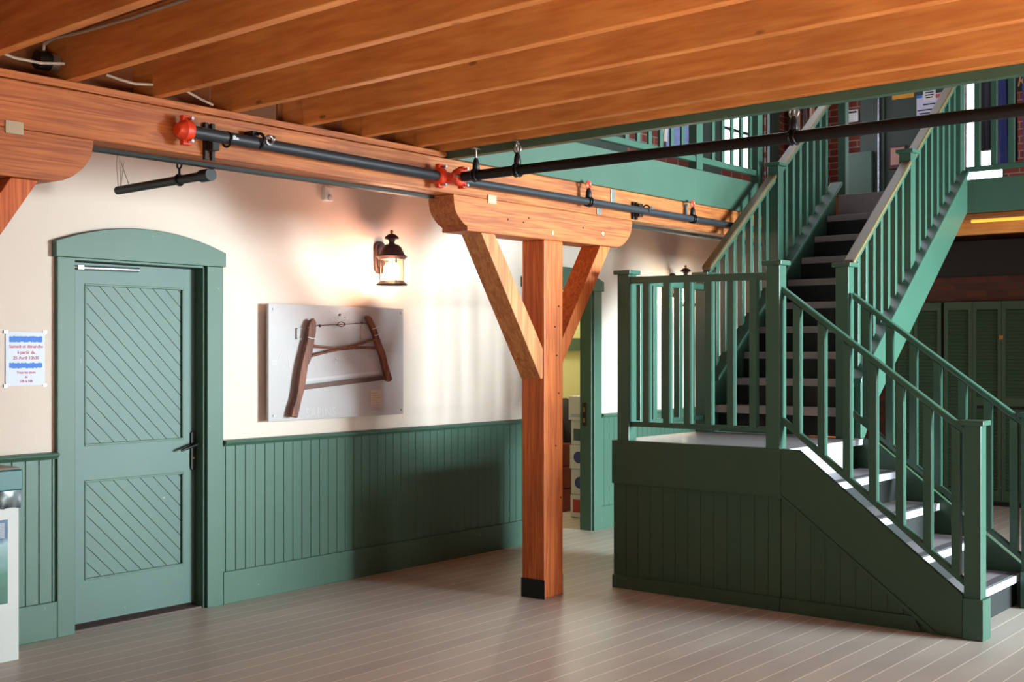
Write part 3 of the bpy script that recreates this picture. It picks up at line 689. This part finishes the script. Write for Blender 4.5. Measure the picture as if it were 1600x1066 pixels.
for ps in ([(345,372),(400,384)], [(835,312),(885,292)], [(850,362),(890,345)]):
    rod([ps[0], ((ps[0][0]+ps[1][0])/2, (ps[0][1]+ps[1][1])/2+4), ps[1]], 0.0022, 5.922).build('white_tie', whitep, s, smooth=True)
rod([(345,300),(365,306),(410,292)], 0.005, 5.93).build('iron_band', ironr, s, smooth=True)

# paper notice
t = thing('paper_notice', 'white paper notice with red French text and blue scribbled bars, left of door', 'notice', (3.372, 6.05, 1.5))
nx0, nx1, nz0, nz1 = 3.262, 3.482, 1.365, 1.648
B(nx0, nx1, 6.054, 6.0575, nz0, nz1).build('sheet', paper, t)
W_, H_ = nx1-nx0, nz1-nz0
def scrib(z, h, seed):
    rnd = random.Random(seed); a, b_ = nx0+W_*0.09, nx1-W_*0.07; n = 40; top = []; bot = []
    for k in range(n+1):
        x = a+(b_-a)*k/n; top.append((x, z+h/2+rnd.uniform(-.003, .003))); bot.append((x, z-h/2+rnd.uniform(-.003, .003)))
    mm = MB()
    for k in range(n): mm.prism([bot[k], bot[k+1], top[k+1], top[k]], 'y', 6.0525, 6.0541)
    return mm
scrib(nz1-H_*0.135, H_*0.105, 3).build('blue_bar', bluem, t); scrib(nz1-H_*0.625, H_*0.095, 5).build('blue_bar', bluem, t)
for s_, fz, sz in (('Samedi et dimanche', 0.27, 0.0235), ('à partir du', 0.38, 0.0235), ('25 Avril 10h30', 0.485, 0.0245), ('Tous les jours', 0.755, 0.0185), ('de', 0.84, 0.017), ('10h à 16h', 0.92, 0.0185)):
    text_mesh('notice_text', s_, sz, redink, t, (nx0+W_*0.52, 6.0535, nz1-H_*fz), FACE_Y, bold=0.0005)
m = MB()
for x in (nx0, nx1):
    for z in (nz0, nz1): m.box(x-0.010, x+0.010, 6.0515, 6.0570, z-0.008, z+0.008)
m.build('tape', tape, t)

# ================================================================== recycling bin
t = thing('recycling_bin', 'white bin with teal lid, black bag and blue green panel at left edge', 'bin', (2.9, 5.88, 0))
B(2.62, 3.172, 5.757, 6.02, 0, 0.775).build('bin_body', binm, t, 0.004)
m = MB(); n = 30
ring_pts = []
for (xa, ya, xb, yb) in ((2.612, 5.749, 3.180, 5.749), (3.180, 5.749, 3.180, 6.025)):
    for k in range(n): ring_pts.append((xa+(xb-xa)*k/n, ya+(yb-ya)*k/n))
ring_pts.append((3.18, 6.025)); ring_pts.append((2.612, 6.025))
rnd = random.Random(2); base = 0
rows = [0.765, 0.785, 0.81, 0.835, 0.855]
for r, z in enumerate(rows):
    for (x, y) in ring_pts: m.v.append((x+rnd.uniform(-.004, .004), y+rnd.uniform(-.005, .003), z+rnd.uniform(-.004, .004)))
k_ = len(ring_pts)
for r in range(len(rows)-1):
    for j in range(k_): m.f.append((r*k_+j, r*k_+(j+1) % k_, (r+1)*k_+(j+1) % k_, (r+1)*k_+j))
m.build('bin_bag', bagm, t, smooth=True)
B(2.60, 3.185, 5.742, 6.028, 0.852, 0.955).build('lid', teal, t, 0.006)
B(2.61, 3.175, 5.752, 6.02, 0.955, 0.966).build('lid_top', plain('tan_top', srgb(120, 110, 96), 0.6), t, 0.002)
def gradmat():
    mm, nt, b = newmat('bin_graphic'); N = nt.nodes.new; L = nt.links.new
    tc = N('ShaderNodeTexCoord'); sp = N('ShaderNodeSeparateXYZ'); L(tc.outputs['Object'], sp.inputs[0])
    r = N('ShaderNodeMapRange'); r.inputs[1].default_value = 0.29; r.inputs[2].default_value = 0.71; L(sp.outputs[2], r.inputs[0])
    nz = N('ShaderNodeTexNoise'); nz.inputs['Scale'].default_value = 9; L(tc.outputs['Object'], nz.inputs['Vector'])
    ad = N('ShaderNodeMath'); ad.operation = 'MULTIPLY_ADD'; ad.inputs[1].default_value = 0.35; L(nz.outputs['Fac'], ad.inputs[0]); L(r.outputs[0], ad.inputs[2])
    cr = N('ShaderNodeValToRGB'); e = cr.color_ramp.elements; e[0].position = 0.1; e[0].color = srgb(20, 84, 66); e[1].position = 1.1; e[1].color = srgb(40, 74, 120)
    q = e.new(0.55); q.color = srgb(36, 110, 84); q = e.new(0.9); q.color = srgb(150, 180, 190)
    L(ad.outputs[0], cr.inputs[0]); L(cr.outputs[0], b.inputs['Base Color']); b.inputs['Roughness'].default_value = 0.4
    return mm
pg = B(2.68, 3.112, 5.7545, 5.757, 0.292, 0.709).build('graphic_panel', gradmat(), t)
m = MB()
for k in range(18): m.box(2.70, 3.095, 5.7538, 5.7546, 0.62+k*0.0042, 0.6215+k*0.0042)
m.build('pale_stripe', whitep, pg)

# ================================================================== storeroom contents
zc = [0.0, 0.215, 0.452, 0.675, 0.905, 1.13]
bl = ['red and white carton at the bottom of the storeroom stack', 'white carton with blue oval mark, second from the floor', 'white carton with blue oval mark, third from the floor', 'grey blue carton second from the top of the stack', 'open white carton on top of the storeroom stack']
for k in range(5):
    t = thing('cardboard_box', bl[k], 'box', (9.2, 6.65, zc[k]), 'cartons stacked in the storeroom')
    off = (0.02, 0.03, 0.01, 0.03, -0.01)[k]
    B(9.10+off, 9.50+off, 6.50, 6.70, zc[k]+0.002, zc[k+1]-0.002).build('carton', cardm, t, 0.004)
    f = {0: (cardr, 0.05, 0.17), 1: (inkb, 0.09, 0.14), 2: (inkb, 0.09, 0.14), 3: (plain('slate_print', srgb(80, 92, 104), 0.6), 0.04, 0.15), 4: (plain('grey_print', srgb(170, 170, 186), 0.6, vary=0), 0.03, 0.06)}[k]
    mm = MB()
    if k in (1, 2):
        MB().lathe([(0.055, 0), (0.055, -0.002)], (9.17+off, 6.50, zc[k]+0.11), 24, 'y').build('print', f[0], t)
        MB().lathe([(0.055, 0), (0.055, -0.002)], (9.10+off, 6.60, zc[k]+0.11), 24, 'x').build('print', f[0], t)
    else:
        B(9.13+off, 9.46+off, 6.498, 6.50, zc[k]+f[1], zc[k]+f[2]).build('print', f[0], t)
        B(9.098+off, 9.10+off, 6.53, 6.67, zc[k]+f[1], zc[k]+f[2]).build('print', f[0], t)
for k in range(3):
    t = thing('crate', ('red crate on the storeroom floor under two others', 'red crate between two others in the storeroom', 'red crate under the dark jacket in the storeroom')[k], 'crate', (9.6, 7.1, 0.22*k), 'red crates in the storeroom')
    z = 0.22*k; cm = MATS.get('red_crate') or plain('red_crate', srgb(120, 34, 28), 0.5, vary=0.15)
    m = B(9.35, 9.95, 6.95, 6.97, z+.002, z+0.20); m.box(9.35, 9.95, 7.33, 7.35, z+.002, z+0.20); m.box(9.35, 9.37, 6.97, 7.33, z+.002, z+0.2); m.box(9.93, 9.95, 6.97, 7.33, z+.002, z+0.2); m.box(9.37, 9.93, 6.97, 7.33, z+.002, z+0.02)
    m.build('crate_body', cm, t, 0.004)
    B(9.34, 9.96, 6.94, 7.36, z+0.18, z+0.216).build('rim', cm, t, 0.004)
def cloth(name, cx, cy, z0, z1, w0, w1, d, mat, parent=None, seed=0, ax='y', folds=7):
    """a hanging garment: closed folded surface, wide axis ax"""
    rnd = random.Random(seed); m = MB(); n = 36; rows = 14; ph = rnd.uniform(0, 6)
    for r in range(rows+1):
        f = r/rows; z = z1+(z0-z1)*f; ww = w0+(w1-w0)*f; sh = min(1, math.sqrt(max(0.02, f*5))) if f < 0.2 else 1
        for j in range(n):
            a = 2*PI*j/n; fold = 1+0.18*math.sin(folds*a+ph+f*1.2)*min(1, f*2)
            p = ww/2*sh*math.cos(a)*fold; q = d/2*sh*math.sin(a)*fold + 0.012*math.sin(5*f+ph)
            m.v.append((cx+q, cy+p, z) if ax == 'y' else (cx+p, cy+q, z))
    for r in range(rows):
        for j in range(n): m.f.append((r*n+j, r*n+(j+1) % n, (r+1)*n+(j+1) % n, (r+1)*n+j))
    m.f.append(tuple(range(n))); m.f.append(tuple(rows*n+j for j in range(n)))
    return m.build(name, mat, parent, smooth=True)
jk = plain('dark_cloth', srgb(30, 30, 36), 0.8, vary=0.2)
tag(cloth('jacket', 9.62, 7.15, 0.66, 1.08, 0.12, 0.34, 0.5, jk, seed=4), 'dark jacket heaped on the red crates in the storeroom', 'jacket')

# ================================================================== stairs
NOSE = 0.27
# ---- landing
t = thing('stair_landing', 'green boarded landing platform with pale floor where the stairs turn', 'landing', (7.1, 3.9, 0))
B(6.605, 7.745, 3.275, 4.505, 0.93, 0.965).build('landing_floor', plain('pale_floor_paint', srgb(178, 172, 178), 0.3, vary=0.06), t, 0.004)
B(6.64, 7.74, 3.262, 3.275, 0.925, 0.966).build('nosing', nosem, t, 0.003)
B(6.64, 7.60, 3.285, 3.30, 0.772, 0.93).build('riser', nosem, t)
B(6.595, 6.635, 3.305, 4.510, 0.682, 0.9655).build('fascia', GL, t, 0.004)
def bead_poly(x, ya, yb, topf, z0, sp=0.0925, g=0.0014):
    m = MB(); y = yb
    while y > ya:
        y2 = max(ya, y-sp); 
        a, b_ = y2+g, y-g
        if b_-a > 0.01 and topf(a) > z0+0.01:
            m.prism([(a, z0), (b_, z0), (b_, max(z0+0.001, topf(b_))), (a, max(z0+0.001, topf(a)))], 'x', x, x+0.015)
        y = y2
    return m
low = lambda y: min(0.70, 0.70*(y-2.36)/(3.307-2.36))
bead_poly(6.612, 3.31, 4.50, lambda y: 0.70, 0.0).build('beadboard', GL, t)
B(6.616, 6.64, 3.31, 4.50, 0, 0.70).build('backing', GDK, t)
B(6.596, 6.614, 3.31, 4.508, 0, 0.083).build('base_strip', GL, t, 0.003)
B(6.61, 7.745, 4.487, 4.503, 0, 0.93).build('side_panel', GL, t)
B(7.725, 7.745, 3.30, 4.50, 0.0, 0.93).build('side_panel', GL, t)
def newel(parent, x, y, z0, z1, s=0.09, cap=0.02, base=None, ch=0.028):
    m = B(x, x+s, y, y+s, z0, z1)
    if base: 
        e = 0.018; m.prism([(x-e, y-e), (x+s+e, y-e), (x+s+e, y+s), (x-e, y+s)], 'z', z0, base)
    n_ = m.build('newel_post', GT, parent, 0.003)
    B(x-cap, x+s+cap, y-cap, y+s+cap, z1, z1+ch).build('cap', GT, n_, 0.004)
    return n_
def rail_box(parent, name, p, q, wd, ht, mat=GT, bev=0.006):
    """bar from p to q (top centre line), width wd across, vertical height ht, plumb sides"""
    P, Q = Vector(p), Vector(q); d = (Q-P); h = Vector((d.x, d.y, 0)).normalized(); n_ = Vector((-h.y, h.x, 0))*wd/2
    m = MB()
    for c in (P, Q):
        for sx, dz in ((-1, -ht), (1, -ht), (1, 0), (-1, 0)):
            v = c + n_*sx + Vector((0, 0, dz)); m.v.append(tuple(v))
    m.f = [(0,1,2,3), (7,6,5,4), (0,4,5,1), (1,5,6,2), (2,6,7,3), (3,7,4,0)]
    return m.build(name, mat, parent, bev)
# landing railing: front run and left run
newel(t, 6.595, 4.375, 0.965, 2.045)
newel(t, 6.595, 3.308, 0.965, 2.060)
newel(t, 7.63, 4.40, 0.965, 2.085)
rail_box(t, 'top_rail', (6.635, 4.375, 2.03), (6.635, 3.395, 2.02), 0.055, 0.045)
rail_box(t, 'bottom_rail', (6.635, 4.375, 1.088), (6.635, 3.395, 1.092), 0.045, 0.032)
for k in range(6):
    y = 4.276-0.1525*k
    B(6.605, 6.650, y-0.045, y, 1.08, 1.99).build('baluster', GT, t, 0.002)
rail_box(t, 'top_rail', (6.68, 4.445, 2.03), (7.64, 4.445, 2.03), 0.055, 0.045)
rail_box(t, 'bottom_rail', (6.68, 4.445, 1.088), (7.64, 4.445, 1.088), 0.045, 0.032)
for k in range(5):
    x = 6.80+0.165*k; B(x, x+0.045, 4.42, 4.465, 1.08, 1.99).build('baluster', GT, t, 0.002)

# ---- lower flight
t = thing('staircase', 'short green staircase with pale nosings coming down towards the right foreground', 'staircase', (7.15, 2.2, 0))
tl = lambda y: 0.965+0.765*(y-3.19)
for xa, xb in ((6.60, 6.632), (7.71, 7.742)):
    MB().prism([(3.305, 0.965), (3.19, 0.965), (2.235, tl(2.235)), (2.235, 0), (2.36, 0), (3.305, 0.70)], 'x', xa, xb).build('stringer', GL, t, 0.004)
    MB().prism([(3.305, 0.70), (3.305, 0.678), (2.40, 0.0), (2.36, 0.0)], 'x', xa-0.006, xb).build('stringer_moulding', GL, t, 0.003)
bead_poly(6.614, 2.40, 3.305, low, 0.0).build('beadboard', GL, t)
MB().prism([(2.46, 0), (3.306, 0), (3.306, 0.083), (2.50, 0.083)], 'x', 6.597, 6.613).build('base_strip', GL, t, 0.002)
for k in range(4):
    yn = 2.25+0.25*k; z = 0.193*(k+1)
    tr_ = B(6.64, 7.705, yn+0.012, yn+0.285, z-0.042, z).build('tread', treadm, t, 0.003)
    B(6.64, 7.705, yn, yn+0.012, z-0.043, z+0.001).build('nosing', nosem, tr_, 0.003)
    B(6.65, 7.70, yn+0.022, yn+0.075, z, z+0.002).build('grip_strip', stripm, tr_)
    B(6.64, 7.705, yn+0.03, yn+0.045, z-0.193, z-0.043).build('riser', blackm, t)
newel(t, 6.605, 2.14, 0.0, 1.148, base=0.22)
newel(t, 7.62, 2.14, 0.0, 1.148, base=0.22)
def lower_rail(xc):
    rail_box(t, 'handrail', (xc, 3.31, 1.935), (xc, 2.232, 1.138), 0.05, 0.042, bev=0.008)
    rail_box(t, 'bottom_rail', (xc, 3.31, 1.155), (xc, 2.232, 0.315), 0.045, 0.040)
    for k in range(7):
        y = 3.236-0.1555*k
        zt_ = 1.935+(y-3.31)*0.739-0.045; zb_ = 1.155+(y-3.31)*0.779-0.02
        MB().prism([(y, zb_), (y, zt_), (y-0.045, zt_-0.033), (y-0.045, zb_-0.035)], 'x', xc-0.022, xc+0.022).build('baluster', GT, t, 0.002)
lower_rail(6.645); lower_rail(7.66)

# ---- upper flight
t = thing('staircase', 'long green staircase with open dark gaps between grey treads climbing to upper floor', 'staircase', (8.8, 3.85, 0.965))
X0_, Z0_, RUN, RIS = 7.70, 1.158, 0.242, 0.191
for k in range(9):
    x, z = X0_+RUN*k, Z0_+RIS*k
    tr_ = B(x+0.01, x+0.27, 3.345, 4.395, z-0.05, z).build('tread', treadm, t, 0.003)
    B(x, x+0.012, 3.345, 4.395, z-0.052, z+0.001).build('nosing', treadm, tr_, 0.003)
    if k < 8: B(x+0.235, x+0.25, 3.345, 4.395, z, z+RIS-0.05).build('riser', blackm, t)  # near-black sheet paints the shade seen through the open gap
B(7.80, 7.815, 3.345, 4.395, 0.965, Z0_-0.05).build('riser', blackm, t)  # same painted gap shade, below the first tread
B(9.865, 9.90, 3.345, 4.395, Z0_+RIS*8, 2.885).build('top_riser', treadm, t, 0.003)
stp = lambda x: 1.50+0.77*(x-7.943)
sbt = lambda x: 1.822+0.80*(x-8.786)
for ya, yb in ((3.29, 3.335), (4.40, 4.44)):
    MB().prism([(7.74, stp(7.74)), (9.83, stp(9.83)), (9.83, sbt(9.83)), (8.0, sbt(8.0)), (7.80, 0.966), (7.74, 0.966)], 'y', ya, yb).build('stringer', GT, t, 0.003)
    rail_box(t, 'knee_rail', (7.72, (ya+yb)/2+(0.02 if ya < 4 else -0.02), stp(7.72)+0.035), (9.84, (ya+yb)/2+(0.02 if ya < 4 else -0.02), stp(9.84)+0.035), 0.11, 0.033)
newel(t, 7.63, 3.33, 0.965, 2.105)
newel(t, 8.735, 3.33, 2.0, 3.0); newel(t, 8.755, 4.40, 2.0, 3.01)
newel(t, 9.79, 3.33, 2.72, 3.88); newel(t, 9.93, 4.36, 2.88, 3.95, s=0.07)
for side, yc, zl, sl, wdt in (('r', 3.365, 2.06, 0.776, 0.085), ('l', 4.445, 2.075, 0.755, 0.085)):
    for xa, xb in ((7.71, 8.745), (8.82, 9.80 if side == 'r' else 9.94)):
        hr = rail_box(t, 'handrail', (xa, yc, zl+sl*(xa-7.67)+0.022), (xb, yc, zl+sl*(xb-7.67)+0.022), 0.06, 0.03, bev=0.004)
        rail_box(hr, 'varnished_grip', (xa, yc, zl+sl*(xa-7.67)+0.058), (xb, yc, zl+sl*(xb-7.67)+0.058), wdt, 0.036, mat=olive, bev=0.015)
        xs = [7.82+0.13*k for k in range(7)] if xa < 8 else [8.93+0.125*k for k in range(7)]
        for x in xs:
            z1 = zl+sl*(x-7.67)+0.0; z0 = stp(x)+0.02
            MB().prism([(x, z0), (x+0.04, z0+0.031), (x+0.04, z1+0.031), (x, z1)], 'y', yc-0.022, yc+0.022).build('baluster', GT, t, 0.002)

# ---- upstairs balustrades
t = thing('balustrade', 'green upstairs balustrade above the green fascia, cut off by the joists', 'balustrade', (7.5, 4.55, 2.88), 'upstairs balustrades')
rail_box(t, 'bottom_rail', (5.2, 4.60, 2.985), (8.76, 4.60, 2.985), 0.05, 0.045)
rail_box(t, 'top_rail', (5.2, 4.60, 3.90), (8.76, 4.60, 3.90), 0.06, 0.05)
k = 5.26
for x in [5.26+0.147*i for i in range(24)]:
    if 7.72 < x < 7.93: continue
    B(x, x+0.04, 4.59, 4.608, 2.98, 3.86).build('baluster', GT, t, 0.002)
B(7.78, 7.87, 4.565, 4.635, 2.885, 3.95).build('newel_post', GT, t, 0.003)
B(8.72, 8.80, 4.56, 4.63, 2.885, 3.95).build('newel_post', GT, t, 0.003)
t = thing('balustrade', 'green upstairs balustrade at the far right in front of hanging coats', 'balustrade', (9.93, 1.5, 2.9), 'upstairs balustrades')
rail_box(t, 'bottom_rail', (9.93, 3.33, 3.03), (9.93, -1.0, 3.03), 0.05, 0.04)
rail_box(t, 'top_rail', (9.93, 3.33, 3.90), (9.93, -1.0, 3.90), 0.06, 0.05)
for i in range(28):
    y = 3.265-0.1325*i; B(9.91, 9.95, y-0.045, y, 3.02, 3.86).build('baluster', GT, t, 0.002)

# ================================================================== beyond the stairs, ground level
t = thing('louvred_closet', 'row of dark green louvred closet doors against the far brick wall', 'closet', (12.45, 4.0, 0))
ys = [(4.99, 4.71), (4.70, 4.42), (4.385, 4.105), (4.10, 3.82), (3.815, 3.535), (3.53, 3.25), (3.245, 2.965)]
for (b_, a) in ys:
    m = MB(); xf = 12.40
    m.box(xf, xf+0.03, a, a+0.035, 0.05, 2.04); m.box(xf, xf+0.03, b_-0.035, b_, 0.05, 2.04)
    m.box(xf, xf+0.03, a+0.035, b_-0.035, 0.05, 0.16); m.box(xf, xf+0.03, a+0.035, b_-0.035, 1.96, 2.04)
    if b_ < 4.2: m.box(xf, xf+0.03, a+0.035, b_-0.035, 1.0, 1.08)
    z = 0.17
    while z < 1.94:
        if not (b_ < 4.2 and 0.97 < z < 1.08):
            m.prism([(xf+0.004, z), (xf+0.008, z-0.003), (xf+0.026, z+0.028), (xf+0.022, z+0.031)], 'y', a+0.033, b_-0.033)
        z += 0.035
    p = m.build('louvred_door', GLV, t)
B(12.44, 12.49, 2.9, 5.0, 0.0, 2.05).build('closet_back', blackm, t)
B(12.385, 12.40, 3.80, 3.835, 1.66, 1.70).build('handle', MATS['brass'], t)
t = thing('tube_light', 'yellow glowing strip light under the far upper floor', 'light', (10.26, 2.0, 2.63))
MB().tube([(10.26, 3.40, 2.625), (10.26, 1.2, 2.625)], 0.014, 12).build('tube', tubem, t, smooth=True)
B(10.24, 10.285, 1.15, 3.45, 2.64, 2.665).build('batten', wdark, t, 0.002)
tag(B(10.33, 10.41, -3, 3.6, 2.525, 2.695).build('ceiling_beam', wy, bevel=0.004), 'orange timber beam behind the yellow strip light', 'beam')

# ================================================================== upstairs furnishing
tag(B(12.34, 12.44, 5.13, 5.44, 2.885, 3.66).build('panel_cabinet', G, bevel=0.004), 'flat green cabinet below the brick pier upstairs', 'cabinet')
t = thing('alarm_keypad', 'white keypad on the brick pier upstairs', 'keypad', (12.49, 5.39, 4.08))
B(12.46, 12.50, 5.325, 5.465, 4.01, 4.145).build('housing', whitep, t, 0.01)
B(12.457, 12.461, 5.345, 5.445, 4.105, 4.128).build('screen', black, t)
m = MB()
for i in range(4):
    for j in range(3): m.box(12.457, 12.461, 5.35+i*0.026, 5.366+i*0.026, 4.03+j*0.022, 4.043+j*0.022)
m.build('buttons', steel, t)
t = thing('poster', 'yellow and dark poster on the dark green door', 'poster', (12.455, 4.83, 4.2), 'posters on the upstairs door')
B(12.454, 12.459, 4.715, 4.950, 4.20, 4.46).build('sheet', plain('poster_dark', srgb(70, 60, 60), 0.6, vary=0.4, scale=40), t)
B(12.452, 12.4545, 4.715, 4.950, 4.19, 4.245).build('yellow_band', plain('poster_yellow', srgb(214, 150, 40), 0.6, vary=0.1), t)
B(12.4515, 12.4545, 4.715, 4.950, 4.245, 4.28).build('white_band', whitep, t)
t = thing('poster', 'white poster with blue and red corners on the dark green door', 'poster', (12.455, 4.55, 4.05), 'posters on the upstairs door')
B(12.454, 12.459, 4.425, 4.690, 3.92, 4.20).build('sheet', paper, t)
B(12.452, 12.4545, 4.425, 4.50, 4.15, 4.19).build('red_corner', redink, t)
B(12.452, 12.4545, 4.63, 4.69, 4.17, 4.20).build('blue_corner', bluem, t)
B(12.451, 12.4542, 4.49, 4.62, 4.13, 4.235).build('pale_slip', whitep, t)
m = MB()
for z, a, b_ in ((4.21, 4.51, 4.60), (4.185, 4.51, 4.60), (4.16, 4.52, 4.59), (4.09, 4.47, 4.62), (4.035, 4.44, 4.68), (4.0, 4.46, 4.66), (3.975, 4.48, 4.64)):
    m.box(12.4495, 12.4512, a, b_, z, z+0.012)
m.build('text_lines', black, t)
t = thing('picture', 'framed red and cream picture low on the dark green door', 'picture', (12.45, 4.85, 3.7))
B(12.44, 12.46, 4.80, 4.98, 3.46, 3.70).build('frame', plain('maroon', srgb(70, 24, 24), 0.5), t, 0.003)
B(12.437, 12.441, 4.815, 4.96, 3.50, 3.68).build('print', plain('cream_print', srgb(180, 140, 124), 0.6, vary=0.3, scale=60), t)
# SK sign (cropped at the picture edge)
t = thing('shop_sign', 'black sign with gold letters at the right edge upstairs', 'sign', (12.35, 3.6, 4.2))
B(12.33, 12.36, 3.30, 3.755, 4.09, 4.29).build('board', black, t, 0.004)
text_mesh('sign_letters', 'SK', 0.15, plain('gold_letters', srgb(190, 140, 60), 0.5, vary=0), t, (12.327, 3.72, 4.175), FACE_X, align='LEFT', shear=0.2)
# coats
bl1 = plain('navy_cloth', srgb(26, 42, 110), 0.6, vary=0.3, scale=20); bl2 = plain('black_cloth', srgb(18, 22, 34), 0.7, vary=0.2)
bl3 = plain('blue_cloth', srgb(44, 64, 170), 0.5, vary=0.3, scale=20); br1 = plain('brown_leather', srgb(78, 56, 52), 0.5, vary=0.3, scale=20)
br2 = plain('tan_leather', srgb(168, 128, 108), 0.5, vary=0.3, scale=20); wh1 = plain('white_cloth', srgb(190, 180, 176), 0.7, vary=0.2)
def coat(name, x, y, z0, z1, w0, w1, mat, lab, cat, seed, rail_z, grp):
    t = thing(name, lab, cat, (x, y, z0), grp)
    cloth('body', x, y, z0, z1, w0*0.85, w1*0.8, 0.07, mat, t, seed)
    MB().tube([(x, y, z1-0.02), (x, y, rail_z-0.03), (x+0.018, y, rail_z-0.01), (x+0.01, y, rail_z+0.012), (x-0.008, y, rail_z+0.012)], 0.004, 8).build('hook', steel, t)
    return t
RZ = 4.62
t = thing('clothes_rail', 'steel rail holding the coats by the narrow upstairs window', 'rail', (11.6, 3.3, RZ))
MB().tube([(11.6, 3.92, RZ), (11.6, 2.5, RZ)], 0.011, 12).build('bar', steel, t, smooth=True)
MB().tube([(11.6, 3.90, 2.88), (11.6, 3.90, RZ)], 0.012, 12).build('upright', steel, t, smooth=True)
MB().tube([(11.6, 2.52, 2.88), (11.6, 2.52, RZ)], 0.012, 12).build('upright', steel, t, smooth=True)
for args in ((3.71, 3.42, 4.54, .15, .13, bl2, 'thin black strap garment hanging before the bright window'), (3.56, 3.28, 4.54, .13, .15, bl1, 'navy coat hanging third from the bright window edge'),
             (3.46, 3.30, 4.54, .06, .07, bl2, 'black coat hanging between the navy and the blue ones'), (3.32, 3.24, 4.54, .14, .11, bl3, 'bright blue coat hanging at the right upstairs'),
             (3.20, 3.12, 4.40, .05, .09, wh1, 'pale garment hanging beside the blue coat'), (2.98, 3.16, 4.54, .12, .08, bl1, 'navy garment hanging at the right edge below the gold-lettered sign')):
    coat('coat', 11.6, args[0], args[1], args[2], args[3], args[4], args[5], args[6], 'coat', int(args[0]*100), RZ, 'coats on the upstairs rail')
t = thing('clothes_rail', 'steel rail holding leather garments in the upstairs back corner', 'rail', (12.2, 5.8, RZ))
MB().tube([(12.2, 6.05, RZ), (12.2, 5.5, RZ)], 0.011, 12).build('bar', steel, t, smooth=True)
MB().tube([(12.2, 5.52, RZ), (12.49, 5.52, RZ)], 0.011, 12).build('bracket', steel, t, smooth=True)
for i, (y, mt, lab) in enumerate(((5.98, br1, 'dark brown leather garment nearest the back wall corner'), (5.90, br2, 'tan leather garment beside the corner one'), (5.81, br1, 'dark brown leather garment in the middle of the corner rail'), (5.73, br2, 'tan leather garment hanging right of the middle'), (5.64, jk, 'black garment at the right end of the corner rail'))):
    coat('coat', 12.2, y, 3.2, 4.54, .07, .09, mt, lab, 'coat', i, RZ, 'garments in the upstairs corner')
# framed blue pictures behind the left balustrade
pic = plain('blue_print', srgb(120, 130, 180), 0.6, vary=0.5, scale=14)
t = thing('picture', 'blue and white framed picture on the upstairs back wall', 'picture', (9.95, 6.05, 3.7))
B(9.62, 10.22, 6.0, 6.03, 3.40, 4.3).build('frame', black, t, 0.003); B(9.66, 10.18, 5.995, 6.002, 3.44, 4.26).build('print', pic, t)
t = thing('hanging_cloth', 'small white cloth hanging on a cord behind the upstairs balusters', 'cloth', (9.0, 5.6, 3.36))
cloth('cloth', 9.0, 5.6, 3.36, 3.80, 0.03, 0.09, 0.05, wh1, t, seed=9, ax='x')
MB().tube([(9.0, 5.6, 3.78), (9.0, 5.6, 5.60)], 0.003, 8).build('cord', steel, t)
